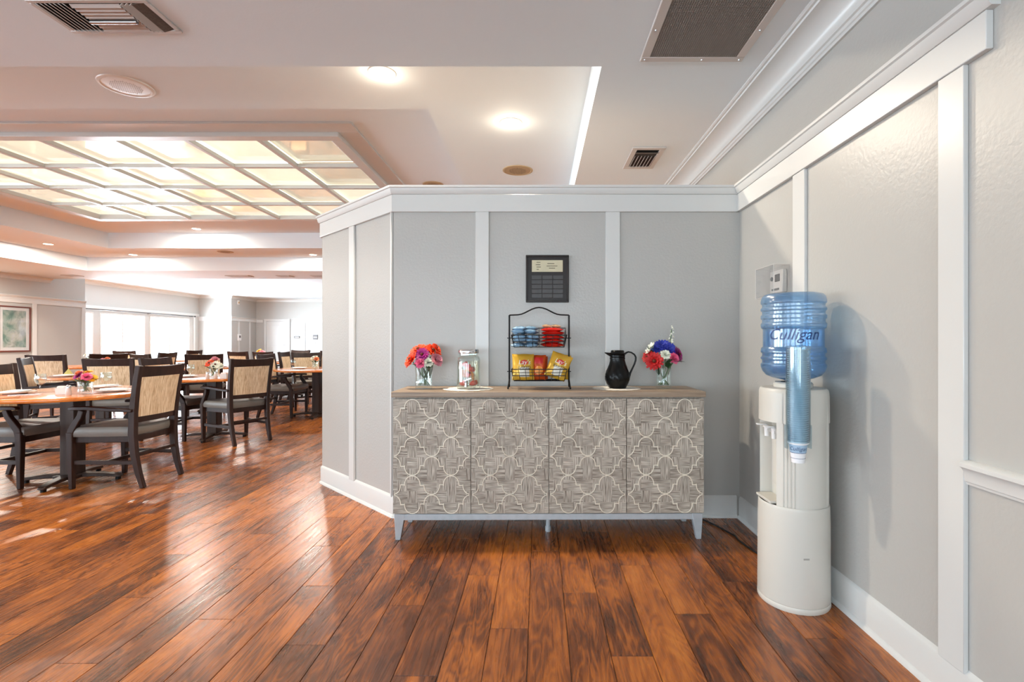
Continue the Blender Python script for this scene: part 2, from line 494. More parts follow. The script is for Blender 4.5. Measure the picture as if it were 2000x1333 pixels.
# skylight: two-step frame, bars, panes
sky = tag(empty('skylight', ((GX0 + GX1) / 2, (GY0 + GY1) / 2, Z2)), 'cream glazed ceiling skylight with white grid bars over the dining area', 'skylight')
def ring(mb, x0, x1, y0, y1, wd, z0, z1):
    mb.box(x0, x1, y0, y0 + wd, z0, z1).box(x0, x1, y1 - wd, y1, z0, z1).box(x0, x0 + wd, y0 + wd, y1 - wd, z0, z1).box(x1 - wd, x1, y0 + wd, y1 - wd, z0, z1)
    return mb
ox, oy = sky.location.x, sky.location.y
rel = lambda a, b, c, d: (a - ox, b - ox, c - oy, d - oy)
ring(MB(), *rel(GX0 - 0.30, GX1 + 0.30, GY0 - 0.30, GY1 + 0.30), 0.19, -0.022, 0.0).build('outer_frame', 'trim_paint', sky, 0.004)
ring(MB(), *rel(GX0 - 0.11, GX1 + 0.11, GY0 - 0.11, GY1 + 0.11), 0.11, -0.062, 0.05).build('inner_frame', 'trim_paint', sky, 0.006)
NX, NY = 7, 4
for i in range(1, NX):
    x = GX0 + (GX1 - GX0) * i / NX - ox
    MB().box(x - 0.025, x + 0.025, GY0 - oy, GY1 - oy, -0.055, -0.012).build('glazing_bar', 'trim_paint', sky, 0.004)
for j in range(1, NY):
    y = GY0 + (GY1 - GY0) * j / NY - oy
    MB().box(GX0 - ox, GX1 - ox, y - 0.025, y + 0.025, -0.053, -0.010).build('glazing_bar', 'trim_paint', sky, 0.004)
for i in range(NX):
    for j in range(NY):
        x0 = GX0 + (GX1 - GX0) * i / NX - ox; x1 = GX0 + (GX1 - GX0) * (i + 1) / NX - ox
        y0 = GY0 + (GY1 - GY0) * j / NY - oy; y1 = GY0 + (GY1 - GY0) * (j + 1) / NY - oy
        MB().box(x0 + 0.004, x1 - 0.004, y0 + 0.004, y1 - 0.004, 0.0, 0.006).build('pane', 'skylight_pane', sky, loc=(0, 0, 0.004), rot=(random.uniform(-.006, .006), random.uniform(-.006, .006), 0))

# ---- walls built from a local frame: x along the run, y out of the wall (towards the room)
FR0, FR1, CAP1 = 1.982, 2.094, 2.147
def wall_run(name, p0, p1, height, thick=0.12, openings=(), z_base=0.0):
    """wall whose room face runs p0 -> p1 with the room on the LEFT of the direction; returns an object with children to be added"""
    p0 = Vector(p0); p1 = Vector(p1); d = p1 - p0; L = d.length
    m = MB(); xs = 0.0
    for (a, b, z0, z1) in sorted(openings):
        if a > xs: m.box(xs, a, -thick, 0, z_base, height)
        if z0 > z_base: m.box(a, b, -thick, 0, z_base, z0)
        m.box(a, b, -thick, 0, z1, height); xs = b
    if xs < L: m.box(xs, L, -thick, 0, z_base, height)
    o = m.build(name, 'wall_paint', loc=(p0.x, p0.y, 0)); o.rotation_euler = (0, 0, atan2(d.y, d.x))
    o['kind'] = 'structure'; o['run'] = L
    return o
def strip(wall, name, x0, x1, z0, z1, proud, mat='trim_paint', bevel=0.002, e0=0.0, e1=0.0):
    """flat board on a wall; e0/e1 = tan(half turn) at the ends, so boards meet at the mitre"""
    return MB().prism([(x0, 0.0), (x0 - e0 * proud, proud), (x1 + e1 * proud, proud), (x1, 0.0)][::-1], z0, z1).build(name, mat, wall, bevel, 1)
def molded(wall, name, x0, x1, prof, e0=0.0, e1=0.0, mat='trim_paint'):
    """profile [(out, z)] swept along the wall, mitred"""
    m = MB(); n = len(prof)
    vs = [(x0 - e0 * p, p, z) for p, z in prof] + [(x1 + e1 * p, p, z) for p, z in prof]
    fs = [(i, (i + 1) % n, n + (i + 1) % n, n + i) for i in range(n)] + [tuple(range(n - 1, -1, -1)), tuple(range(n, 2 * n))]
    return m.add(vs, fs).build(name, mat, wall)
def wainscot(wall, x0, x1, battens, e0=0.0, e1=0.0, bw=0.09, cap=0.045, base=True):
    strip(wall, 'frieze_board', x0, x1, FR0, FR1, 0.018, e0=e0, e1=e1)
    molded(wall, 'cap_moulding', x0, x1, [(0, FR1), (0.022, FR1), (0.030, FR1 + 0.008), (cap - 0.008, FR1 + 0.036), (cap, FR1 + 0.040), (cap, CAP1), (0, CAP1)], e0, e1)
    if base: skirting(wall, x0, x1, e0, e1)
    for b in battens:
        if not isinstance(b, tuple): b = (b - bw / 2, b + bw / 2)
        strip(wall, 'batten', b[0], b[1], 0.13, FR0, 0.016)
def skirting(wall, x0, x1, e0=0.0, e1=0.0):
    molded(wall, 'baseboard', x0, x1, [(0, 0.0), (0.012, 0.0), (0.012, 0.125), (0.008, 0.135), (0, 0.142)], e0, e1)
    molded(wall, 'shoe_moulding', x0, x1, [(0.0115, 0.0), (0.024, 0.0), (0.0225, 0.008), (0.018, 0.016), (0.0115, 0.020)], e0, e1)
def crown(wall, x0, x1, zc, drop=0.15, out=0.15, e0=0.0, e1=0.0):
    d, u = drop, out
    pf_ = [(0, zc - d), (0.012, zc - d), (0.014, zc - d + .012), (0.020, zc - d + .016), (0.021, zc - d + .030), (0.030, zc - d + .034)]
    x0_, z0_, x1_, z1_ = 0.030, zc - d + .034, u * .86, zc - d * .16
    for k in range(1, 9):                       # quarter-round cove
        a_ = pi / 2 * k / 9
        pf_.append((x0_ + (x1_ - x0_) * (1 - cos(a_)), z0_ + (z1_ - z0_) * sin(a_)))
    pf_ += [(x1_, z1_), (u * .88, zc - d * .10), (u * .95, zc - d * .09), (u, zc - d * .05), (u, zc), (0, zc)]
    o = molded(wall, 'crown_moulding', x0, x1, pf_, e0, e1)
    o.data.polygons.foreach_set('use_smooth', [len(p.vertices) == 4 for p in o.data.polygons]); o.data.set_sharp_from_angle(angle=radians(25))

# right wall: room on its left when walking +Y from the rear
wr = wall_run('wall_right', (WR, YB), (WR, 22.3), T, 0.2)
Yw = lambda y: y - YB
strip(wr, 'frieze_board', Yw(1.468), Yw(3.312), FR0, FR1, 0.022)
molded(wr, 'cap_moulding', Yw(1.445), Yw(3.29), [(0, FR1), (0.026, FR1), (0.034, FR1 + .008), (0.044, FR1 + 0.036), (0.052, FR1 + 0.040), (0.052, CAP1), (0, CAP1)])
strip(wr, 'batten', Yw(1.553), Yw(1.654), 0.13, FR0, 0.016)
strip(wr, 'batten', Yw(2.485), Yw(2.60), 0.13, FR0, 0.016)
skirting(wr, 0, Yw(3.306))
skirting(wr, Yw(3.46), Yw(22.28))
molded(wr, 'chair_rail', 0, Yw(1.553), [(0, 0.708), (0.008, 0.708), (0.010, 0.716), (0.013, 0.718), (0.014, 0.724), (0.016, 0.745), (0.024, 0.758), (0.030, 0.762), (0.030, 0.773), (0.024, 0.779), (0, 0.782)])
crown(wr, 0, Yw(11.8), Z0)

# partition: front run (walking -X so the room (towards camera) is on the left)
TH = math.tan(radians(22.5))
PX0 = -0.941
wp = wall_run('wall_partition', (WR, 3.328), (PX0, 3.328), FR1 + 0.03, 0.13)
# run direction is -X: room side is -Y (left of -X is -Y)
lx = lambda X: WR - X
wainscot(wp, 0.02, lx(PX0), [(lx(0.527), lx(0.434)), (lx(-0.322), lx(-0.408))], e0=0, e1=TH)
# angled run
P1 = (-1.747, 4.134)
wa = wall_run('wall_partition_angled', (PX0, 3.328), P1, FR1 + 0.03, 0.13)
La = wa['run']
wainscot(wa, 0, La, [(0.545, 0.625), (0.006, 0.022)], e0=TH, e1=TH)
# hidden back run of the partition, going into the dining room
wb = wall_run('wall_partition_end', P1, (-1.747, 6.6), FR1 + 0.03, 0.13)
wainscot(wb, 0, 2.466, [0.6, 1.3, 2.0], e0=TH, e1=0)

# left picture wall (walking -Y so that the room is on the left)
wl = wall_run('wall_left', (WL, 12.7), (WL, YB), T, 0.2, [(12.7 - b, 12.7 - a, 0.35, 2.05) for a, b in FILL_WIN_LEFT])
Ly = lambda y: 12.7 - y
skirting(wl, 0, 17.2)
strip(wl, 'frieze_board', 0, 17.2, 2.06, FR1, 0.018); molded(wl, 'cap_moulding', 0, 17.2, [(0, FR1), (0.022, FR1), (0.037, FR1 + 0.036), (0.045, FR1 + 0.040), (0.045, CAP1), (0, CAP1)])
strip(wl, 'frieze_board', 0, Ly(4.4), FR0, 2.06, 0.018)
for y in (12.65, 11.42, 9.6, 7.8, 6.0): strip(wl, 'batten', Ly(y) - 0.05, Ly(y) + 0.05, 0.13, FR0, 0.016)
crown(wl, Ly(11.8), 17.2, Z0, 0.10, 0.10)
# jog to the window wall
wj = wall_run('wall_left_jog', (-13.6, 12.7), (WL - 0.012, 12.69), T, 0.12); wj.rotation_euler = (0, 0, 0)
# window wall
ww = wall_run('wall_window', (-13.6, 20.5), (-13.6, 12.7), T, 0.2, [(20.5 - b, 20.5 - a, 0.30, 2.05) for a, b in WIN_FAR])
strip(ww, 'frieze_board', 0, 7.8, 2.16, 2.25, 0.018)
crown(ww, 0, 7.8, 3.0, 0.12, 0.12); skirting(ww, 0, 7.8)
strip(ww, 'batten', 0.25, 0.34, 0.13, 2.16, 0.016)
# back walls
wk = wall_run('wall_back_left', (-12.425, 20.5), (-13.6, 20.5), T, 0.12)
wainscot(wk, -.12, 1.175, [0.25, 0.85], e0=1.0); crown(wk, -.12, 1.175, 3.0, 0.12, 0.12, 1.0)
wv = wall_run('wall_back_return', (-12.3, 22.3), (-12.3, 20.5), T, 0.12)
wainscot(wv, 0, 1.8, [0.5, 1.3], e1=1.0); crown(wv, 0, 1.8, 3.0, 0.12, 0.12, 0, 1.0)
wk2 = wall_run('wall_back', (WR, 22.3), (-12.3, 22.3), T, 0.12)
Xk = lambda X: WR - X
wainscot(wk2, 0, Xk(-10.72), [Xk(x) for x in (-10.2, -9.2, -8.2, -7.0, -6, -5, -4, -3, -2, -1, 0)])
strip(wk2, 'frieze_board', Xk(-12.0), Xk(-12.28), FR0, FR1, 0.018)
crown(wk2, 0, 13.6, 3.0, 0.12, 0.12)
# rear wall with unseen glazing added for fill
wz = wall_run('wall_rear', (WL, YB), (WR, YB), T, 0.2, [(a - WL, b - WL, 0.35, 2.05) for a, b in FILL_WIN_REAR])
skirting(wz, 0, WR - WL)

# ---- windows: frame, mullion, pane
wn = 0
def window(cx, cy, wd, z0, z1, rz, mull=True):
    global wn; wn += 1
    r = empty('window_%d' % wn, (cx, cy, 0), rz); r['kind'] = 'structure'
    m = MB(); t = 0.05
    m.box(-wd / 2, wd / 2, -0.15, 0.012, z1 - t, z1).box(-wd / 2, wd / 2, -0.15, 0.012, z0, z0 + t).box(-wd / 2, -wd / 2 + t, -0.15, 0.012, z0 + t, z1 - t).box(wd / 2 - t, wd / 2, -0.15, 0.012, z0 + t, z1 - t)
    m.build('window_frame', 'trim_paint', r, 0.003, 1)
    if mull: MB().box(-0.025, 0.025, -0.13, -0.03, z0 + t, z1 - t).build('mullion', 'trim_paint', r, 0.003, 1)
    for s in (-1, 1):
        MB().box(min(0, s * (wd / 2 - t)) + 0.004, max(0, s * (wd / 2 - t)) - 0.004, -0.085, -0.079, z0 + t, z1 - t).build('pane', 'window_glass', r)
    MB().box(-wd / 2 - 0.04, wd / 2 + 0.04, 0.0, 0.05, z0 - 0.03, z0 - 0.002).build('window_sill', 'trim_paint', r, 0.004, 1)
    return r
for a, b in WIN_FAR: window(-13.6, (a + b) / 2, b - a, 0.30, 2.05, -pi / 2)
for a, b in FILL_WIN_LEFT: window(WL, (a + b) / 2, b - a, 0.35, 2.05, -pi / 2)  # unseen windows, added for fill from the left
for a, b in FILL_WIN_REAR: window((a + b) / 2, YB, b - a, 0.35, 2.05, 0)  # unseen windows, added for fill from behind the camera
# curtain rod over the far windows
cr_ = tag(empty('curtain_rod', (-13.5, 17.0, 2.13)), 'thin dark curtain rod above the bright far windows', 'curtain rod')
MB().tube([(0, -3.0, 0), (0, 3.1, 0)], 0.014, 8).build('rod', 'rod_grey', cr_)
MB().lathe([(0.0, -0.03), (0.026, -0.02), (0.03, 0.0), (0.026, 0.02), (0, 0.03)], 12).build('finial', 'rod_grey', cr_, loc=(0, 3.12, 0))
for y in (-2.0, 0.8, 2.95): MB().box(-0.1, 0.01, y - 0.012, y + 0.012, -0.02, 0.02).build('bracket', 'rod_grey', cr_)
# back door
dr = empty('door_1', (-11.38, 22.3, 0), pi); dr['kind'] = 'structure'
MB().box(-0.46, 0.46, 0.0, 0.03, 0.005, 2.03).build('door_leaf', 'trim_paint', dr, 0.003, 1)
m = MB(); m.box(-0.56, -0.465, 0, 0.04, 0, 2.13).box(0.465, 0.56, 0, 0.04, 0, 2.13).box(-0.465, 0.465, 0, 0.04, 2.035, 2.13); m.build('door_casing', 'trim_paint', dr, 0.004, 1)
for z0, z1 in ((0.2, 0.95), (1.1, 1.85)):
    MB().box(-0.34, 0.34, 0.03, 0.036, z0, z1).build('door_panel', 'trim_paint', dr, 0.003, 1)
MB().tube([(-0.38, 0.03, 1.0), (-0.38, 0.075, 1.0), (-0.28, 0.08, 1.0)], 0.011, 8).build('door_handle', 'chrome', dr)

# ================================================================== SIDEBOARD
SB = tag(empty('sideboard', (0.0585, 2.93, 0), radians(0.5)), 'grey wooden sideboard with four trellis carved doors and pale legs', 'sideboard')
SBT = 0.855
hw = 0.8945
MB().box(-hw - 0.004, hw + 0.004, -0.012, 0.372, 0.823, SBT).build('top', 'sideboard_top', SB, 0.004)
MB().box(-hw + 0.02, hw - 0.02, 0.022, 0.355, 0.155, 0.812).box(-hw + 0.01, hw - 0.01, 0.03, 0.355, 0.812, 0.823).build('carcass', 'sideboard_body', SB)
MB().box(-hw + 0.012, hw - 0.012, 0.008, 0.03, 0.117, 0.152).box(-hw + 0.012, -hw + 0.035, 0.03, 0.35, 0.117, 0.152).box(hw - 0.035, hw - 0.012, 0.03, 0.35, 0.117, 0.152).build('base_rail', 'pewter_paint', SB, 0.002, 1)
for sx in (-1, 1):
    for y in (0.03, 0.32):
        x = sx * (hw - 0.04)
        MB().bar([(x, y, 0.153), (x + sx * 0.012, y, 0.0)], [0.062, 0.028], [0.05, 0.028], (1, 0, 0)).build('leg', 'pewter_paint', SB, 0.002, 1)
MB().lathe([(0.016, 0.0), (0.018, 0.004), (0.018, 0.03), (0.014, 0.034), (0.014, 0.155)], 16, 0.0, 0.15).build('centre_leg', 'pewter_paint', SB)
DW = 2 * (hw - 0.003) / 4
DZ0, DZ1 = 0.157, 0.813
def trellis(mb, w_, h_):
    dx = w_ / 4; dy = h_ / 6; r = dx * 0.4
    hh = dy / 2                       # arch height
    y = -0.0016
    lines = []
    for i in range(-1, 6):
        for j in range(-1, 8):
            if (i + j) % 2 == 0: continue
            cx, cz = -w_ / 2 + i * dx, h_ - j * dy
            for s in (-1, 1):
                arc = []
                rr = r
                for k in range(0, 15):
                    a = pi * k / 14
                    arc.append((cx - rr * cos(a), cz + s * (hh * (1 - sin(a) ** 0.85) + 0.002)))
                lines.append(arc)
                e = arc[-1]
                lines.append([e, (cx + dx - r, e[1])])
    hw_ = 0.0026
    for L in lines:
        for (x0, z0), (x1, z1) in zip(L[:-1], L[1:]):
            # keep what lies on the door
            inside = lambda x, z: -w_ / 2 + 0.002 <= x <= w_ / 2 - 0.002 and 0.002 <= z <= h_ - 0.002
            if not (inside(x0, z0) and inside(x1, z1)): continue
            d = Vector((x1 - x0, 0, z1 - z0))
            if d.length < 1e-5: continue
            t = d.normalized(); q = Vector((-t.z, 0, t.x)) * hw_; e = t * hw_ * 0.6
            a = Vector((x0, 0, z0)) - e; b = Vector((x1, 0, z1)) + e
            vs = []
            for yy in (y - 0.0022, 0.001):
                k = 0.7 if yy < 0 else 1.0
                for p in (a - q * k, b - q * k, b + q * k, a + q * k): vs.append((p.x, yy, p.z))
            mb.add(vs, [(0, 1, 2, 3), (0, 4, 5, 1), (1, 5, 6, 2), (2, 6, 7, 3), (3, 7, 4, 0)])
dm = MB().box(-DW / 2 + 0.0018, DW / 2 - 0.0018, 0.0, 0.02, 0, DZ1 - DZ0).mesh('door'); dm.materials.append(MAT['carved_wood'])
tb = MB(); trellis(tb, DW - 0.0024, DZ1 - DZ0); tm = tb.mesh('trellis_inlay'); tm.materials.append(MAT['inlay_bone'])
for i in range(4):
    d = bpy.data.objects.new('door', dm); C.objects.link(d); d.parent = SB
    d.location = (-hw + 0.003 + DW * (i + 0.5), 0.001, DZ0)
    t = bpy.data.objects.new('trellis_inlay', tm); C.objects.link(t); t.parent = d

# ================================================================== ON THE SIDEBOARD
ZT = SBT + 0.0008
def doily(X, Y, r, label):
    def rf(rr, z, a): return rr * (1 + 0.025 * cos(24 * a)) if rr > r * 0.9 else rr
    o = MB().lathe([(0.0, 0.0), (r * 0.93, 0.0), (r, 0.0008), (r * 0.93, 0.002), (r * 0.8, 0.0016), (0, 0.0016)], 96, rfun=rf, caps=False).build('doily', 'doily', loc=(X, Y, ZT))
    tag(o, label, 'doily')
doily(-0.425, 3.09, 0.15, 'round white paper doily under the glass drink dispenser')
doily(0.475, 3.12, 0.145, 'round white paper doily under the black pitcher')

def petal_ring(mb, n, r0, r1, wd, lift, phase=0.0, curl=0.0):
    for i in range(n):
        a = 2 * pi * (i + phase) / n + random.uniform(-.08, .08)
        ca, sa = cos(a), sin(a); l = r1 * random.uniform(0.9, 1.06)
        pts = [(r0, -wd * .3, 0), (r0, wd * .3, 0), ((r0 + l) / 2, wd * .55, lift * .55), ((r0 + l) / 2, -wd * .55, lift * .55), (l * .97, wd * .32, lift + curl), (l * .97, -wd * .32, lift + curl), (l * 1.05, 0, lift + curl * 1.2)]
        vs = [(x * ca - y * sa, x * sa + y * ca, z) for x, y, z in pts]
        mb.add(vs, [(0, 1, 2, 3), (3, 2, 4, 5), (5, 4, 6)], True)
def blossom(parent, loc, nrm, R, mat, kind='daisy', eye=True):
    m = MB()
    if kind == 'daisy':
        petal_ring(m, 16, R * .12, R, R * .36, R * .12, 0); petal_ring(m, 14, R * .1, R * .82, R * .32, R * .28, .5); petal_ring(m, 10, R * .06, R * .5, R * .26, R * .38, .2)
    elif kind == 'rose':
        for k in range(5): petal_ring(m, 7 + k, R * .05, R * (.35 + .16 * k), R * .55, R * (.75 - .15 * k), k * .37, R * .05)
    elif kind == 'bell':
        petal_ring(m, 6, R * .1, R, R * .7, R * .7, 0, R * .1); petal_ring(m, 6, R * .1, R * .7, R * .6, R * .75, .5)
    m.lathe([(0, -R * .25), (R * .16, -R * .1), (R * .3, 0.0)], 8, caps=False)
    q = Vector((0, 0, 1)).rotation_difference(Vector(nrm).normalized())
    o = m.build('blossom', mat, parent, loc=loc); o.rotation_mode = 'QUATERNION'; o.rotation_quaternion = q
    if eye and kind == 'daisy':
        MB().lathe([(R * .2, R * .2), (R * .17, R * .32), (R * .08, R * .40), (0, R * .42)], 10, caps=False).build('flower_eye', 'flower_eye', o)
    return o
def leaf(parent, loc, direction, L, W, mat='leaf_dark'):
    d = Vector(direction).normalized(); s = d.cross(Vector((0, 0, 1)));  s = s.normalized() if s.length > .01 else Vector((1, 0, 0)); u = s.cross(d)
    pts = []
    for t, ww, dz in ((0, .1, 0), (.25, .8, .03), (.5, 1, .02), (.75, .7, -.04), (1, .03, -.12)):
        p = d * (t * L) + u * (dz * L)
        pts += [p - s * (ww * W / 2), p - u * (W * .12 * ww), p + s * (ww * W / 2)]
    fs = []
    for i in range(4):
        for k in (0, 1): fs.append((i * 3 + k, i * 3 + k + 1, i * 3 + 4 + k, i * 3 + 3 + k))
    return MB().add([tuple(p) for p in pts], fs, True).build('leaf', mat, parent, loc=loc)
def glass_vase(r0, h, parent, thick=0.004, facets=True, mat='clear_glass'):
    prof = [(0.0, 0.0), (r0 * .92, 0.0), (r0 * .98, 0.006), (r0 * .96, h * .3), (r0 * .93, h * .7), (r0, h), (r0 - thick * .6, h), (r0 * .93 - thick, h * .7), (r0 * .95 - thick, h * .3), (r0 * .8, 0.02), (0, 0.016)]
    rf = (lambda r, z, a: r * (1 + 0.02 * cos(10 * a)) if facets and z < h * .4 else r)
    return MB().lathe(prof, 40, rfun=rf, caps=False).build('vase', mat, parent)
def stems(parent, pts, h, r0):
    m = MB()
    for (x, y, z) in pts:
        bx, by = -x * .45 + random.uniform(-.012, .012), -y * .4
        k = min(1, r0 * .7 / max(1e-6, sqrt(bx * bx + by * by))); bx *= k; by *= k
        mx, my = x, y; q = min(1, r0 * .8 / max(1e-6, sqrt(x * x + y * y))); mx *= q; my *= q
        m.tube([(bx, by, 0.02), (mx * .5 + bx * .3, my * .5 + by * .3, h * .6), (mx, my, h), (x, y, z)], 0.0026, 6)
    return m.build('stems', 'stem_green', parent)

# --- vase on the left: orange gerberas, magenta, pinks
v1 = tag(empty('flower_vase', (-0.70, 3.12, ZT)), 'glass vase of orange and pink flowers at the left end of the sideboard', 'flower vase')
glass_vase(0.053, 0.128, v1)
F1 = [(-0.070, -0.02, 0.175, 'petal_orange', 0.056, 'daisy', (-.75, -.55, .5)), (-0.035, 0.02, 0.232, 'petal_orange', 0.056, 'daisy', (-.3, -.5, .9)), (0.05, 0.02, 0.228, 'petal_orange', 0.056, 'daisy', (.5, -.45, .8)),
      (-0.002, -0.03, 0.205, 'petal_magenta', 0.046, 'daisy', (-.1, -.9, .5)), (-0.008, -0.045, 0.155, 'petal_pink', 0.036, 'rose', (-.1, -.9, .3)), (0.036, -0.04, 0.16, 'petal_white', 0.034, 'rose', (.3, -.8, .5)),
      (0.078, -0.01, 0.172, 'petal_rose', 0.045, 'rose', (.75, -.5, .4)), (0.075, 0.0, 0.245, 'petal_orange', 0.036, 'daisy', (.7, -.2, .6))]
stems(v1, [(a, b, c) for a, b, c, *_ in F1], 0.125, 0.05)
for x, y, z, mt, R, kd, nr in F1: blossom(v1, (x, y, z), nr, R, mt, kd)
for p, d, L in (((0.03, -0.02, 0.10), (.1, -.1, .9), .1), ((0.02, 0.0, 0.05), (-.2, -.2, .9), .1), ((0.035, 0.01, 0.06), (.1, .1, .9), .09), ((-0.02, -0.01, 0.06), (-.1, 0, .9), .1), ((0.02, -0.03, 0.14), (.6, -.5, .5), .06), ((-.02, -.03, .13), (-.5, -.5, .4), .06)): leaf(v1, p, d, L, 0.035)

# --- vase on the right: red, blue, white, magenta with a tall sprig
v2 = tag(empty('flower_vase', (0.768, 3.15, ZT)), 'glass vase of red blue and magenta flowers with a tall white sprig', 'flower vase')
glass_vase(0.048, 0.122, v2, facets=False)
F2 = [(-0.062, -0.03, 0.165, 'petal_red', 0.058, 'daisy', (-.4, -.9, .2)), (-0.095, 0.0, 0.19, 'petal_red', 0.045, 'daisy', (-.8, -.5, .3)), (0.0, 0.01, 0.262, 'petal_blue', 0.05, 'daisy', (0, -.6, .8)), (0.035, -0.01, 0.235, 'petal_blue', 0.05, 'daisy', (.2, -.8, .5)),
      (-0.03, 0.02, 0.245, 'petal_blue', 0.045, 'daisy', (-.5, -.6, .6)), (0.085, -0.01, 0.205, 'petal_magenta', 0.05, 'daisy', (.8, -.5, .3)), (0.0, -0.05, 0.205, 'petal_white', 0.032, 'rose', (0, -.9, .4)), (0.05, -0.045, 0.182, 'petal_pink', 0.038, 'rose', (.4, -.8, .3)),
      (-0.062, 0.02, 0.25, 'petal_white', 0.026, 'bell', (-.6, -.3, .7)), (-0.085, 0.0, 0.225, 'petal_white', 0.022, 'bell', (-.8, -.4, .4))]
stems(v2, [(a, b, c) for a, b, c, *_ in F2] + [(0.055, 0.02, 0.36)], 0.12, 0.044)
for x, y, z, mt, R, kd, nr in F2: blossom(v2, (x, y, z), nr, R, mt, kd, eye=(mt != 'petal_blue'))
for k in range(13):
    a = k * 2.4; z = 0.265 + k * 0.0095; rr = 0.011 * (1 - k / 18)
    blossom(v2, (0.05 + 0.012 * k / 13 + rr * cos(a), 0.02 + rr * sin(a), z), (cos(a), sin(a), .5), 0.009 * (1.1 - k / 24), 'petal_white', 'bell')
for p, d, L in (((0.03, -0.04, 0.16), (.9, -.35, .15), .09), ((0.01, -0.05, 0.15), (.2, -.6, .5), .06), ((0.02, -0.02, 0.125), (-.1, -.5, .6), .06), ((0.03, 0, 0.08), (.1, -.1, .9), .08), ((-0.03, 0, 0.08), (-.1, -.1, .9), .06), ((-.06, .01, .2), (-.5, -.2, .8), .07)): leaf(v2, p, d, L, 0.038)

# --- drink dispenser
dd = tag(empty('drink_dispenser', (-0.425, 3.10, ZT + 0.0024)), 'glass drink dispenser jar of fruit water with a silver lid', 'drink dispenser')
R0 = 0.071
MB().lathe([(0, 0), (R0 - .004, 0), (R0, 0.006), (R0, 0.175), (R0 - .004, 0.19), (R0 - .014, 0.2), (R0 - .014, 0.216), (R0 - .018, 0.216), (R0 - .018, 0.2), (R0 - .008, 0.189), (R0 - .004, 0.173), (R0 - .004, 0.012), (0, 0.010)], 40, caps=False).build('jar', 'clear_glass', dd)
MB().lathe([(0, 0.0125), (R0 - .006, 0.0125), (R0 - .006, 0.165), (0, 0.165)], 32, caps=False).build('fruit_water', 'drink_water', dd)
MB().lathe([(R0 - .010, 0.212), (R0 - .009, 0.214), (R0 - .009, 0.232), (R0 - .012, 0.236), (0, 0.238)], 40, rfun=lambda r, z, a: r * (1 + .008 * cos(30 * a)) if .213 < z < .233 else r, caps=False).build('lid', 'chrome', dd)
sp = MB().tube([(0, -R0, 0.045), (0, -R0 - 0.03, 0.045), (0, -R0 - 0.036, 0.04), (0, -R0 - 0.036, 0.018)], 0.0075, 12).build('spigot', 'chrome', dd)
MB().bar([(-0.004, -R0 - 0.036, 0.055), (0.028, -R0 - 0.032, 0.068)], 0.010, 0.004, (0, 1, 0)).tube([(0, -R0 - .036, .045), (0, -R0 - .036, .056)], .005, 8).build('spigot_lever', 'chrome', sp)
def fruit(name, x, y, z, rx, ry, mat, label, group):
    if name == 'strawberry':
        m = MB().lathe([(0, -.022), (.008, -.017), (.014, -.006), (.016, .006), (.012, .014), (0, .016)], 14, caps=False)
    else:
        m = MB().lathe([(0, -.003), (.022, -.003), (.024, 0), (.022, .003), (0, .003)], 20, caps=False)
    o = m.build(name, mat, loc=(-0.425 + x, 3.10 + y, ZT + z)); o.rotation_euler = (rx, ry, random.random() * 3)
    if name == 'strawberry':
        leafm = MB(); petal_ring(leafm, 6, .002, .012, .007, .002); leafm.build('calyx', 'stem_green', o, loc=(0, 0, .0145))
    tag(o, label, 'fruit', group)
for x, y, z, rx, ry in ((-.03, -.03, .035, 1.4, .3), (.03, -.025, .036, .6, 1.0), (.04, .0, .037, 1.2, -.8), (-.012, -.044, .15, .9, 1.2), (.006, -.042, .135, 1.4, .6), (.022, -.04, .12, 1.2, 1.0), (.004, -.046, .088, .5, .4), (.03, -.03, .118, 1.0, -.6)):
    fruit('strawberry', x, y, z, rx, ry, 'strawberry', 'red strawberry piece in the glass drink dispenser', 'strawberries in the drink dispenser')
for x, y, z, rx, ry in ((-.02, -.035, .095, 1.3, .2), (.025, -.035, .09, 1.4, -.4), (.0, -.01, .11, 1.0, .3), (.03, -.01, .075, 1.5, .5)):
    fruit('orange_slice', x, y, z, rx, ry, 'orange_fruit', 'orange slice floating in the glass drink dispenser', 'orange slices in the drink dispenser')

# --- black pitcher
pt = tag(empty('pitcher', (0.482, 3.13, ZT + 0.0024)), 'black fluted insulated pitcher with lid on a white doily', 'pitcher')
prof = [(0.0, 0.0), (0.050, 0.0), (0.054, 0.004), (0.056, 0.012), (0.066, 0.03), (0.074, 0.052), (0.0755, 0.068), (0.073, 0.085), (0.066, 0.105), (0.056, 0.13), (0.049, 0.15), (0.045, 0.17), (0.045, 0.176)]
MB().lathe(prof, 96, caps=False, rfun=lambda r, z, a: r * (1 + 0.04 * min(1, max(0, (z - .014) / .03)) * min(1, max(0, (.172 - z) / .03)) * cos(11 * (a + z * 9)))).build('body', 'black_plastic', pt)
MB().lathe([(0.044, 0.174), (0.047, 0.176), (0.047, 0.186), (0.044, 0.188), (0.046, 0.190), (0.0465, 0.2), (0.044, 0.202), (0.048, 0.206), (0.049, 0.212), (0.042, 0.216), (0.040, 0.226), (0.036, 0.230), (0, 0.231)], 40, caps=False).build('lid', 'black_plastic', pt)
sv = []; secs = [(-0.03, .030, .186, .214), (-0.05, .022, .194, .215), (-0.065, .014, .204, .2165), (-0.079, .004, .213, .2175)]
for x, wd, zb, zt in secs: sv += [(x, -wd, zt), (x, -wd * .7, zb), (x, wd * .7, zb), (x, wd, zt)]
sf = [(0, 1, 2, 3), (12, 15, 14, 13)]
for i in range(3):
    for k in range(4): sf.append((i * 4 + k, i * 4 + (k + 1) % 4, i * 4 + 4 + (k + 1) % 4, i * 4 + 4 + k))
MB().add(sv, sf).build('spout', 'black_plastic', pt, 0.003)
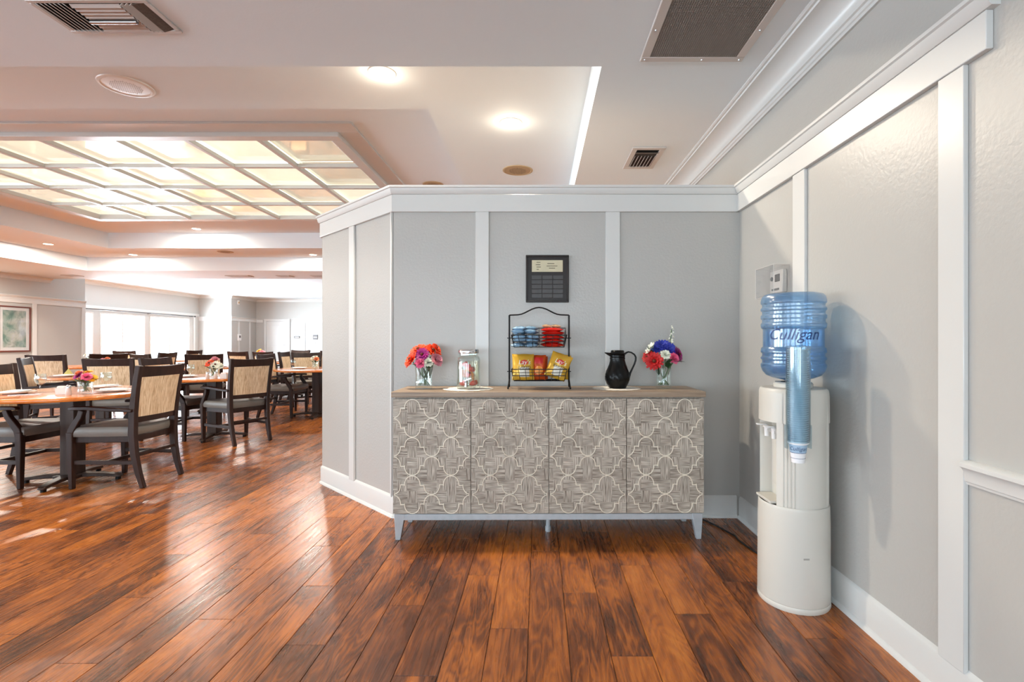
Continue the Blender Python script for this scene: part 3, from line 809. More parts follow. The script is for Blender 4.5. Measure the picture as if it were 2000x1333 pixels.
MB().bar([(0.043, 0, 0.205), (0.052, 0, 0.214), (0.066, 0, 0.220), (0.084, 0, 0.216), (0.103, 0, 0.204), (0.112, 0, 0.188), (0.111, 0, 0.168), (0.102, 0, 0.142), (0.088, 0, 0.112), (0.077, 0, 0.088), (0.072, 0, 0.07)], 0.020, [.012, .010, .009, .009, .009, .009, .009, .009, .009, .010, .012], (0, 1, 0)).build('handle', 'black_plastic', pt, 0.003)

# --- two-tier wire rack
RX, RY = 0.003, 3.13
rk = tag(empty('snack_rack', (RX, RY, ZT)), 'black wire two tier snack rack with arched handle', 'snack rack')
H0 = 0.447
arch = [(-0.182, 0, 0.0), (-0.182, 0, H0), (-0.13, 0, H0 + .002)]
for k in range(0, 13):
    t = k / 12; x = -0.13 + 0.26 * t; arch.append((x, 0, H0 + 0.002 + 0.045 * (0.5 - 0.5 * cos(2 * pi * t)) ** 0.9))
arch += [(0.13, 0, H0 + .002), (0.182, 0, H0), (0.182, 0, 0.0)]
for s in (-1, 1): MB().tube([(s * 0.182, 0, 0.035), (s * 0.182, 0, H0)], 0.0055, 8).build('post', 'black_iron', rk)
MB().tube(arch[1:-1], 0.0042, 8).build('arched_handle', 'black_iron', rk)
for s in (-1, 1):
    MB().tube([(s * .182, 0, .055), (s * .184, -.03, .03), (s * .186, -.075, .0055)], .005, 8).tube([(s * .182, 0, .055), (s * .184, .03, .03), (s * .186, .06, .0055)], .005, 8).build('foot', 'black_iron', rk)
def basket(z0, z1, back):
    m = MB(); t = 0.0016
    def rectloop(hx, hy0, hy1, z, r): m.tube([(-hx, hy0, z), (hx, hy0, z), (hx, hy1, z), (-hx, hy1, z)], r, 6, True, False)
    fl = [(0.0, 0.150, -0.075, 0.075), (0.45, 0.158, -0.083, 0.083), (1.0, 0.166, -0.090, 0.090)]
    for f, hx, a, b in fl: rectloop(hx, a, b, z0 + (z1 - z0) * f, 0.0026 if f else 0.002)
    rectloop(0.162, -0.0865, 0.0865, z0 + (z1 - z0) * .72, 0.0016)
    n = 9
    for i in range(n):
        f = -1 + 2 * i / (n - 1)
        m.tube([(f * .166, -.090, z1), (f * .150, -.075, z0), (f * .150, .075, z0), (f * .166, .090, z1 + back)], t, 5, False, False)
    for i in range(4):
        f = -1 + 2 * (i + .5) / 4
        m.tube([(-.166, f * .09, z1), (-.150, f * .075, z0), (.150, f * .075, z0), (.166, f * .09, z1)], t, 5, False, False)
    if back: m.tube([(-.166, .09, z1), (-.166, .09, z1 + back), (.166, .09, z1 + back), (.166, .09, z1)], 0.0026, 6, False, False)
    for s in (-1, 1): m.tube([(s * .160, 0, z0 + (z1 - z0) * .75), (s * .195, 0, z0 + (z1 - z0) * .75)], 0.003, 6)
    m.build('wire_basket', 'black_iron', rk)
basket(0.252, 0.325, 0.045); basket(0.05, 0.120, 0.0)

# --- snack bags
def bag(name, label, cat, loc, rot, w_, h_, d_, mat, group=None, seed=0):
    rr = random.Random(seed)
    def surf(u, v, side=1):        # u, v in -1..1
        e = max(0, 1 - u * u) ** .6 * max(0, 1 - abs(v) ** 3) ** .7
        wob = 0.0022 * sin(7 * u + seed) * cos(6 * v + seed * 2)
        x = u * w_ / 2 * (1 - 0.05 * (1 - v * v)); z = v * h_ / 2 * (1 + .015 * sin(5 * u + seed))
        return (x, -side * (d_ / 2 * e + wob * e + .0004), z + h_ / 2)
    m = MB(); nu, nv = 16, 18
    for side in (1, -1):
        vs = [surf(-1 + 2 * i / nu, -1 + 2 * j / nv, side) for j in range(nv + 1) for i in range(nu + 1)]
        fs = [(j * (nu + 1) + i, j * (nu + 1) + i + 1, (j + 1) * (nu + 1) + i + 1, (j + 1) * (nu + 1) + i) for j in range(nv) for i in range(nu)]
        m.add(vs, fs, True)
    o = m.build(name, mat, loc=loc); o.rotation_euler = rot
    tag(o, label, cat, group)
    return o, surf
def patch(o, surf, name, mat, pts_fn, nu=10, nv=8, off=0.0009):
    vs = []; 
    for j in range(nv + 1):
        for i in range(nu + 1):
            u, v = pts_fn(-1 + 2 * i / nu, -1 + 2 * j / nv); x, y, z = surf(u, v); vs.append((x, y - off, z))
    fs = [(j * (nu + 1) + i, j * (nu + 1) + i + 1, (j + 1) * (nu + 1) + i + 1, (j + 1) * (nu + 1) + i) for j in range(nv) for i in range(nu)]
    return MB().add(vs, fs, True).build(name, mat, o)
def disc(cu, cv, ru, rv):
    def f(a, b):                   # square -> disc
        return cu + ru * a * sqrt(max(0, 1 - b * b / 2)), cv + rv * b * sqrt(max(0, 1 - a * a / 2))
    return f
def on_bag(surf, cu, cv, w_, h_, off):
    def f(x, y):
        p = surf(cu + x / (w_ / 2), cv + y / (h_ / 2)); return (p[0], p[1] - off, p[2])
    return f
ZL = ZT + 0.053
def chip_bag(label, loc, rot, w_, h_, seed):
    o, s = bag('chip_bag', label, 'snack bag', loc, rot, w_, h_, 0.055, 'bag_gold', None, seed)
    patch(o, s, 'white_panel', 'bag_white', lambda a, b: (.1 + a * .45, -.42 + b * .36))
    patch(o, s, 'logo_disc', 'bag_red', disc(.1, .32, .36, .19), off=.0011)
    text_obj("Lay's", 0.040, 'bag_white', on_bag(s, .1, .32, w_, h_, .0016), o, .2)
    text_obj('BAKED', 0.026, 'bag_print', on_bag(s, .1, -.08, w_, h_, .0018), o, .1)
    return o
chip_bag('gold chip bag standing upright at the left of the lower basket', (RX - .096, RY - .035, ZL), (radians(-9), 0, radians(4)), 0.135, 0.158, 1)
chip_bag('gold chip bag leaning over at the right of the lower basket', (RX + .090, RY - .04, ZL + .012), (radians(-10), radians(20), radians(-8)), 0.13, 0.155, 2)
o, s = bag('chip_bag', 'gold chip bag tucked behind the leaning one in the lower basket', 'snack bag', (RX + .125, RY + .035, ZL + .004), (radians(-4), radians(8), 0), 0.11, 0.15, 0.04, 'bag_gold', None, 5)
o, s = bag('snack_bag', 'orange snack bag between the two gold chip bags', 'snack bag', (RX - .002, RY - .005, ZL), (radians(-6), 0, 0), 0.09, 0.15, 0.05, 'bag_orange', None, 3)
patch(o, s, 'red_panel', 'bag_red', lambda a, b: (a * .6, .55 + b * .25))
patch(o, s, 'label_panel', 'orange_fruit', disc(0, -.25, .6, .35))
o2, s2 = bag('snack_bag', 'orange snack bag behind the first in the lower basket', 'snack bag', (RX + .01, RY + .045, ZL), (radians(-3), 0, radians(6)), 0.09, 0.14, 0.04, 'bag_orange', None, 4)
# upper basket: blue packs left, red packs right, lying in layers
ORD = ['first', 'second', 'third', 'fourth', 'fifth']
ZU = ZT + 0.2545
k = 0
for lay in range(5):
    for (px, py) in ((-.115, -.037), (-.042, -.037), (-.115, .035), (-.042, .035)):
        if lay == 4 and py < 0 and px > -.1: continue
        k += 1
        o, s = bag('snack_pack', 'blue foil snack pack in the %s %s pile, %s from the bottom' % ('front' if py < 0 else 'back', 'left' if px < -.1 else 'inner', ORD[lay]), 'snack pack', (RX + px + random.uniform(-.006, .006), RY + py + .03, ZU + .013 + lay * .0245), (radians(90) + random.uniform(-.12, .12), random.uniform(-.1, .1), random.uniform(-.25, .25)), 0.084, 0.068, 0.025, 'pack_blue', 'blue snack packs in the upper basket', k)
        patch(o, s, 'print_panel', 'bag_white', lambda a, b: (a * .4, b * .35), 4, 4)
for lay in range(5):
    for py in (-.035, .035):
        k += 1
        o, s = bag('snack_pack', 'red foil snack pack in the %s stack of the upper basket, %s from the bottom' % ('front' if py < 0 else 'back', ORD[lay]), 'snack pack', (RX + .080 + random.uniform(-.004, .004), RY + py + .031, ZU + .012 + lay * .023), (radians(90) + random.uniform(-.05, .05), 0, random.uniform(-.08, .08)), 0.140, 0.068, 0.023, 'pack_red', 'red snack packs in the upper basket', k)
        patch(o, s, 'print_panel', 'bag_white', lambda a, b: (a * .3, b * .3), 4, 4)
for px in (.045, .10):
    k += 1
    o, s = bag('snack_pack', 'tan cracker pack on top of the red packs' + (' at the right' if px > .06 else ' at the left'), 'snack pack', (RX + px, RY + .03, ZU + .012 + 5 * .023), (radians(94), .06, .1), 0.06, 0.055, 0.018, 'pack_tan', None, k)

# ================================================================== WALL PLAQUE, THERMOSTAT
pl = tag(empty('wall_plaque', (0.0565, 3.326, 1.548)), 'dark brown framed plaque with a cream title plate on the partition', 'plaque')
MB().box(-.139, .139, -.014, 0, -.153, .153).build('backboard', 'plaque_brown', pl, 0.003)
ring(MB(), -.139, .139, -.153, .153, .012, 0.0, 0.008).build('frame_edge', 'plaque_brown', pl, 0.002, 1, rot=(pi / 2, 0, 0), loc=(0, -.014, 0))
MB().box(-.100, .100, -.018, -.014, .044, .120).build('title_plate', 'plaque_cream', pl, 0.001, 1)
mt = MB()
for x0, x1, z in ((.0, .045, .098), (-.005, .065, .082), (.01, .05, .068), (-.07, -.045, .105), (-.075, -.045, .090), (-.07, -.042, .075), (-.07, -.055, .06)): mt.box(x0, x1, -.0186, -.018, z - .0018, z + .0018)
mt.build('title_print', 'ink', pl)
for r in range(5):
    for c in range(3):
        x0 = -.102 + c * .0695; z1 = .022 - r * .0300
        MB().box(x0, x0 + .065, -.0165, -.014, z1 - .026, z1).build('name_plate', 'plaque_plate', pl, 0.001, 1)
th = tag(empty('thermostat', (WR, 2.77, 1.462)), 'wall thermostat under a clear acrylic guard box', 'thermostat')
MB().box(-.028, 0, -.085, .06, -.06, .062).build('thermostat_body', 'thermostat', th, 0.006)
MB().box(-.0305, -.028, -.06, -.005, .0, .04).build('display', 'thermo_dark', th, 0.002, 1)
MB().lathe([(.012, 0), (.012, .004), (.010, .006), (0, .006)], 16).build('dial', 'thermo_dark', th, loc=(-.028, .03, .02), rot=(0, -pi / 2, 0))
MB().box(-.032, -.028, -.05, .03, -.045, -.035).build('lever_slot', 'thermo_dark', th)
g_ = MB(); X0, X1, A, B, z0, z1, t_ = -.084, -.001, -.11, .11, -.082, .082, .003
g_.box(X0, X0 + t_, A, B, z0, z1).box(X0 + t_, X1, A, A + t_, z0, z1).box(X0 + t_, X1, B - t_, B, z0, z1).box(X0 + t_, X1, A + t_, B - t_, z0, z0 + t_).box(X0 + t_, X1, A + t_, B - t_, z1 - t_, z1)
g_.build('guard_box', 'acrylic', th)
e_ = MB()
for y in (A, B):
    for z in (z0, z1): e_.tube([(X0, y, z), (X1, y, z)], .0014, 5)
for y in (A, B): e_.tube([(X0, y, z0), (X0, y, z1)], .0014, 5)
for z in (z0, z1): e_.tube([(X0, A, z), (X0, B, z)], .0014, 5)
e_.build('guard_edges', 'thermostat', th)

# ================================================================== WATER COOLER
CX, CY = 1.133, 2.28
rx, ry = 0.141, 0.150
wc = tag(empty('water_cooler', (CX, CY, 0)), 'cream floor standing water cooler with rounded base by the right wall', 'water cooler')
MB().lathe([(1.02, 0.0), (1.035, 0.004), (1.035, 0.020), (1.025, 0.024)], 64, sx=rx, sy=ry).build('foot_ring', 'cooler_plastic', wc)
MB().lathe([(1.02, 0.0245), (1.03, 0.03), (1.02, 0.36), (1.01, 0.425), (1.005, 0.433), (0.985, 0.438), (0.965, 0.434), (0.955, 0.425)], 64, sx=rx, sy=ry).build('base_drum', 'cooler_plastic', wc)
def column_poly(s):
    pts = []
    n = 240
    for i in range(n):
        a = 2 * pi * i / n - pi          # -pi = front (-X)
        da = abs((a + pi) if a < 0 else (pi - a))     # distance from front
        if da < radians(34): continue
        deg = math.degrees(a)
        k = s
        if -52 < deg < -8 or 20 < deg < 60 or -136 < deg < -112: k = s * (1 + 0.012 * (1 if (i // 2) % 2 else -1))
        pts.append((rx * k * cos(a), ry * k * sin(a)))
    y1 = ry * s * sin(radians(180 - 34))
    # a runs from just past the front (near side, -Y) round to the far side; close across the recess
    pts += [(-0.062, y1 * .88), (-0.062, -y1 * .88)]
    return pts
MB().prism(column_poly(0.965), 0.42, 0.80).build('column', 'cooler_plastic', wc)
def rim_poly(s, n=64): return [(rx * s * cos(2 * pi * i / n), ry * s * sin(2 * pi * i / n)) for i in range(n)]
def ribbed(r, z, a):
    d = math.degrees(a); d = d - 360 if d > 180 else d
    return r * (1 + (0.010 * (1 if int(d / 3) % 2 else -1) if (-52 < d < -8 or -136 < d < -112) and z < .91 else 0))
MB().lathe([(0.99, 0.792), (0.99, 0.800), (0.985, 0.90), (0.985, 0.918), (0.965, 0.930), (0.92, 0.937), (0.62, 0.940)], 240, sx=rx, sy=ry, rfun=ribbed).build('head', 'cooler_plastic', wc)
MB().lathe([(0.080, 0.939), (0.080, 0.955), (0.074, 0.962), (0.05, 0.962)], 40, caps=False).build('bottle_collar', 'cooler_plastic', wc)
MB().box(-0.135, -0.062, -0.07, 0.07, 0.440, 0.452).build('drip_tray', 'cooler_plastic', wc, 0.003)
for y in (-0.035, 0.035):
    t = MB().lathe([(0.017, 0), (0.017, 0.02), (0.013, 0.024), (0.013, 0.045)], 16).build('tap', 'white_plastic', wc, loc=(-0.062, y, 0.745), rot=(0, -pi / 2, 0))
    MB().lathe([(0.011, -0.03), (0.012, 0.0), (0.014, 0.014), (0.010, 0.018)], 16).build('nozzle', 'white_plastic', t, loc=(0.0, 0, 0.038), rot=(0, pi / 2, 0))
    MB().bar([(0.012, 0, 0.030), (0.022, 0, 0.045), (0.024, 0, 0.085)], 0.018, 0.006, (0, 1, 0)).build('tap_lever', 'white_plastic', t, 0.001, 1)
MB().tube([(-.062, -.07, .5), (-.062, .07, .5)], .002, 6).build('recess_seam', 'cooler_plastic', wc)
for z in (0.232, 0.236): MB().box(-.012, .012, -.002, 0, z, z + .0015).build('badge_line', 'grille_grey', wc, loc=(-.02, -ry * 1.02, 0))

wbt = tag(empty('water_bottle', (CX, CY, 0)), 'blue translucent water bottle upturned on the cooler', 'water bottle')
BR = 0.133
bp = [(0.027, 0.955), (0.027, 0.965), (0.045, 0.972), (0.085, 0.980), (0.112, 0.992), (0.126, 1.010), (BR, 1.03)]
def groove(z): return [(BR, z - .012), (BR - .006, z - .005), (BR - .006, z + .005), (BR, z + .012)]
for z in (1.052, 1.082): bp += groove(z)
bp += [(BR, 1.10), (BR - .002, 1.112), (BR - .009, 1.118), (BR - .009, 1.195), (BR - .002, 1.201), (BR, 1.212)]
for z in (1.232, 1.268, 1.300): bp += groove(z)
bp += [(BR, 1.320), (BR - .004, 1.338), (BR - .014, 1.350), (BR - .03, 1.354), (0.06, 1.350), (0, 1.346)]
MB().lathe(bp, 64, caps=False).build('bottle_shell', 'blue_bottle', wbt)
wp_ = [(r - .004, z + .001) for r, z in bp if z < 1.21]
wp_ = [(0, wp_[0][1])] + wp_ + [(wp_[-1][0], 1.206), (0, 1.206)]
MB().lathe(wp_, 48, caps=False).build('water', 'blue_water', wbt)
thc = atan2(-CY, -CX)
def on_bottle(x, y):
    a = thc + x / (BR - .008); return ((BR - .0078) * cos(a), (BR - .0078) * sin(a), 1.170 + y)
text_obj('Culligan', 0.068, 'emboss_blue', on_bottle, wbt, 0.35)

cd = tag(empty('cup_dispenser', (1.060, 2.092, 0)), 'smoky blue paper cup dispenser tube on the side of the water cooler', 'cup dispenser')
MB().lathe([(0.0445, 0.735), (0.0455, 0.765), (0.0465, 0.80), (0.0465, 1.118), (0.0435, 1.118), (0.0435, 0.80), (0.0425, 0.765), (0.0418, 0.735)], 40, caps=False).build('tube', 'smoke_tube', cd)
MB().lathe([(0.0435, 1.1185), (0.0475, 1.119), (0.047, 1.124), (0.02, 1.126), (0, 1.126)], 40, caps=False).build('tube_cap', 'smoke_tube', cd)
for z in (0.80, 0.90): MB().box(-.012, .02, .044, .060, z - .02, z + .02).build('bracket', 'cooler_plastic', cd, .002, 1)
for s in (-1, 1): MB().box(s * .0475 - .0025, s * .0475 + .0025, -.012, .012, .705, .80).build('cup_clip', 'smoke_tube', cd)
cupm = MB().lathe([(0, 0.004), (0.0245, 0.004), (0.025, 0), (0.0335, 0.077), (0.040, 0.078), (0.0405, 0.080), (0.040, 0.082), (0.033, 0.082), (0.0235, 0.006), (0, 0.006)], 28, caps=False).mesh('paper_cup'); cupm.materials.append(MAT['cup_paper'])
lowm = cupm.copy(); lowm.materials.clear(); lowm.materials.append(MAT['white_paper'])
for k in range(44):
    o = bpy.data.objects.new('paper_cup', cupm if k else lowm); C.objects.link(o); o.location = (1.060, 2.092, 0.648 + k * 0.0088)
    if k == 0:
        tag(o, 'white printed paper cup poking out below the dispenser tube', 'cup', 'paper cups in the dispenser')
        def cr(z): return 0.025 + (z / .078) * .0095 + .0006
        MB().lathe([(cr(.042), .042), (cr(.074), .074)], 28, caps=False).build('print_band', 'cup_band', o)
        tc = atan2(-2.092, -1.06)
        text_obj('Culligan', 0.022, 'cup_blue', lambda x, y: ((cr(.058 + y) + .0006) * cos(tc + x / .031), (cr(.058 + y) + .0006) * sin(tc + x / .031), .058 + y), o, .35)
        MB().lathe([(cr(.0405), .0405), (cr(.0425), .0425)], 28, caps=False).build('print_line', 'cup_blue', o)
        MB().lathe([(cr(.018), .018), (cr(.0195), .0195)], 28, caps=False).build('print_line', 'cup_blue', o)
    else: tag(o, 'pale paper cup nested inside the smoky dispenser tube', 'cup', 'paper cups in the dispenser')

pc = MB().tube([(1.02, 3.285, 0.006), (1.06, 3.24, 0.006), (1.10, 3.14, 0.006), (1.125, 3.06, 0.006), (1.148, 2.99, 0.006), (1.142, 2.93, 0.006), (1.150, 2.86, 0.006), (1.168, 2.76, 0.006), (1.19, 2.62, 0.006), (1.20, 2.5, 0.006), (1.205, 2.44, 0.02)], 0.0048, 8).build('power_cord', 'cord_black')
tag(pc, 'black power cord lying on the floor behind the water cooler', 'power cord')

# ================================================================== CEILING FITTINGS
def downlight(x, y, z, label, power=8, r=0.085, on=True):
    t = tag(empty('recessed_light', (x, y, z)), label, 'ceiling light', 'recessed ceiling lights')
    MB().lathe([(r * .78, -.001), (r * .80, -.006), (r, -.005), (r * 1.06, 0.0)], 36, caps=False).build('trim_ring', 'trim_paint', t)
    MB().lathe([(0, -.0035), (r * .8, -.003), (r * .8, -.0005), (0, -.0005)], 32, caps=False).build('lens', 'lamp_lens', t)
    if power:
        spill = power > 50 and z == Z1 and y < 5
        d = bpy.data.lights.new('lamp', 'AREA'); d.shape = 'DISK'; d.size = r * 1.5; d.energy = power; d.color = (1.0, 0.87, 0.70) if spill else (1.0, 0.92, 0.82)
        o = bpy.data.objects.new('lamp', d); C.objects.link(o); o.parent = t; o.location = (0, 0, -.012)
        if spill:
            d = bpy.data.lights.new('added_halo', 'POINT'); d.energy = 1.9; d.shadow_soft_size = .03; d.color = (1.0, 0.84, 0.64)  # added point light that puts a halo on the ceiling round the lens
            o = bpy.data.objects.new('added_halo', d); C.objects.link(o); o.parent = t; o.location = (0, 0, -.09)
    return t
downlight(-1.0, 3.27, Z1, 'lit recessed light at the front edge of the ceiling tray', 55)
downlight(-0.217, 4.01, Z1, 'lit recessed light above the partition wall', 55)
downlight(-6.05, 9.05, Z2, 'lit recessed light just beyond the far skylight edge', 55)
downlight(-8.0, 10.1, Z1, 'lit recessed light in the far lower tray, left one', 55)
downlight(-4.45, 10.1, Z1, 'lit recessed light in the far lower tray, next to the partition', 55)
downlight(-8.62, 9.0, Z1, 'lit recessed light in the left lower tray', 55)
downlight(-8.62, 6.0, Z1, 'recessed light of the left lower tray beyond the frame', 55)
downlight(-4.2, 3.25, Z1, 'recessed light of the front tray left of the frame', 55)
downlight(-1.30, 7.5, Z2, 'added unseen fill light in the upper tray behind the partition', 60)  # added out of sight to brighten the upper tray by bounce
downlight(-0.25, 6.6, Z1, 'added fill light in the lower tray hidden behind the partition', 45)  # also added out of sight, fill for the lower tray
downlight(-10.3, 9.4, Z0, 'added unseen fill light in the soffit before the picture', 110)  # added outside the view to brighten the picture wall
downlight(-10.3, 6.4, Z0, 'added unseen fill light in the soffit along the left wall', 90)  # second added lamp outside the view, fill for the left wall
def speaker(x, y, z, r, mat, label):
    t = tag(empty('ceiling_speaker', (x, y, z)), label, 'speaker', 'round ceiling speakers')
    MB().lathe([(r * .84, -.004), (r * .9, -.010), (r, -.006), (r * 1.02, 0.0)], 40, caps=False).build('rim', mat, t)
    MB().lathe([(0, -.009), (r * .6, -.0085), (r * .85, -.006), (r * .85, -.001), (0, -.001)], 40, caps=False).build('grille', mat, t)
    m = MB()
    for i in range(-7, 8):
        for j in range(-7, 8):
            if i * i + j * j < 50: m.lathe([(r * .025, -.0086), (r * .02, -.0094), (0, -.0096)], 6, i * r * .085, j * r * .085, caps=False)
    m.build('perforations', 'grille_grey' if mat != 'tan_plastic' else 'vent_dark', t)['kind'] = 'stuff'
speaker(-2.77, 3.44, Z1, 0.155, 'white_plastic', 'round white ceiling speaker left of the front lit light')
speaker(-0.21, 5.13, Z1, 0.15, 'tan_plastic', 'round tan ceiling speaker above the partition wall')
speaker(-1.34, 6.5, Z2, 0.13, 'tan_plastic', 'round tan ceiling speaker half hidden by the partition cap')
speaker(-5.98, 9.77, Z1, 0.14, 'tan_plastic', 'small round ceiling speaker in the far tray')
def far_vent(x, y, z, w_, d_, label):
    t = tag(empty('air_vent', (x, y, z)), label, 'air vent', 'far air vents')
    ring(MB(), -w_ / 2, w_ / 2, -d_ / 2, d_ / 2, .03, -.012, 0).build('frame', 'vent_metal', t)
    MB().box(-w_ / 2 + .03, w_ / 2 - .03, -d_ / 2 + .03, d_ / 2 - .03, -.004, -.001).build('backing', 'vent_dark', t)
    n = 6
    for k in range(n):
        yy = -d_ / 2 + .05 + (d_ - .1) * k / (n - 1)
        MB().box(-w_ / 2 + .03, w_ / 2 - .03, yy - .006, yy + .006, -.012, -.005).build('louvre', 'vent_metal', t)
far_vent(-6.6, 11.3, Z0, .5, .25, 'long air vent in the far soffit left of the others')
far_vent(-5.6, 11.3, Z0, .3, .25, 'middle air vent in the far soffit')
far_vent(-4.85, 11.3, Z0, .3, .25, 'air vent in the far soffit beside the partition edge')
far_vent(-10.2, 11.2, Z0, .3, .25, 'air vent in the far soffit near the picture wall')
# diffuser, top left
dv = tag(empty('air_diffuser', (-1.915, 2.275, Z0)), 'square slatted ceiling air diffuser at the top left', 'air vent')
W2, D2 = .255, .118
ring(MB(), -W2, W2, -D2, D2, .022, -.010, 0).build('frame', 'vent_metal', dv, .003, 1)
MB().box(-W2 + .02, W2 - .02, -D2 + .02, D2 - .02, -.003, -.0008).build('backing', 'vent_dark', dv)
for k in range(7):
    x = -W2 + .033 + k * .019
    MB().bar([(x, -D2 + .022, -.012), (x, D2 - .022, -.012)], .017, .0025, (1, 0, -.6)).build('slat', 'vent_metal', dv)
for k in range(8):
    y = -D2 + .034 + k * .0235
    MB().bar([(-.088, y, -.012), (.125, y, -.012)], .003, .017, (0, .55, 1)).build('slat', 'vent_metal', dv)
MB().tube([(-.085, .012, -.022), (.122, .012, -.022)], .009, 10).build('damper_rod', 'steel', dv)
for k in range(3):
    x = .138 + k * .020
    MB().bar([(x, -D2 + .022, -.012), (x, D2 - .022, -.012)], .003, .014, (1, 0, -1)).build('slat', 'vent_metal', dv)
MB().bar([(.205, -D2 + .022, -.009), (.205, D2 - .022, -.009)], .045, .002, (1, 0, .3)).build('filter_screen', 'filter_grey', dv)
# return grille, top right
gr = tag(empty('return_grille', (0.78, 2.36, Z0)), 'large square return air grille with dark filter at the top right', 'air vent')
ring(MB(), -.262, .262, -.268, .268, .045, -.014, 0).build('frame', 'vent_metal', gr, .004, 1)
MB().box(-.22, .22, -.226, .226, -.003, -.001).build('filter', 'filter_grey', gr)
m = MB(); n = 44
for k in range(n + 1):
    x = -.218 + .436 * k / n; m.box(x - .0009, x + .0009, -.224, .224, -.012, -.004)
for k in range(n + 1):
    y = -.224 + .448 * k / n; m.box(-.218, .218, y - .0009, y + .0009, -.0118, -.0042)
m.build('eggcrate_mesh', 'grille_grey', gr)['kind'] = 'stuff'
for x, y in ((-.24, .247), (0.05, .247), (.24, .247), (.24, .0), (-.24, 0)): MB().lathe([(.006, -.014), (.005, -.017), (0, -.018)], 10, x, y, caps=False).build('screw', 'steel', gr)
# small supply vent
sv_ = tag(empty('air_vent', (0.825, 4.03, Z0)), 'small supply air vent in the ceiling near the crown moulding', 'air vent')
ring(MB(), -.125, .125, -.23, .23, .04, -.012, 0).build('frame', 'vent_metal', sv_, .003, 1)
MB().box(-.09, .09, -.195, .195, -.003, -.0008).build('backing', 'vent_dark', sv_)
for k in range(7):
    x = -.078 + k * .026
    MB().bar([(x, -.05, -.011), (x, .19, -.011)], .003, .016, (1, 0, -.6)).build('louvre', 'vent_metal', sv_)
MB().bar([(-.088, -.12, -.009), (.088, -.12, -.009)], .07, .002, (0, 1, .25)).build('damper_blade', 'filter_grey', sv_)
# bowl lights in the far room
for x, y, lb in ((-8.55, 17.8, 'white glass bowl ceiling light in the far room beside the partition edge'), (-9.6, 16.5, 'white glass bowl ceiling light in the far room nearer the windows')):
    t = tag(empty('bowl_light', (x, y, 3.0)), lb, 'ceiling light')
    MB().lathe([(.09, 0), (.09, -.02), (.05, -.035)][::-1], 24).build('canopy', 'chrome', t)
    MB().tube([(0, 0, -.02), (0, 0, -.16)], .012, 8).build('stem', 'chrome', t)
    MB().lathe([(0, -.27), (.1, -.26), (.19, -.22), (.25, -.15), (.245, -.15), (.18, -.21), (0, -.255)], 32, caps=False).build('bowl', 'bowl_glow', t)
    d = bpy.data.lights.new('lamp', 'POINT'); d.energy = 110; d.shadow_soft_size = .1; d.color = (1, .93, .82)
    o = bpy.data.objects.new('lamp', d); C.objects.link(o); o.parent = t; o.location = (0, 0, -.1)

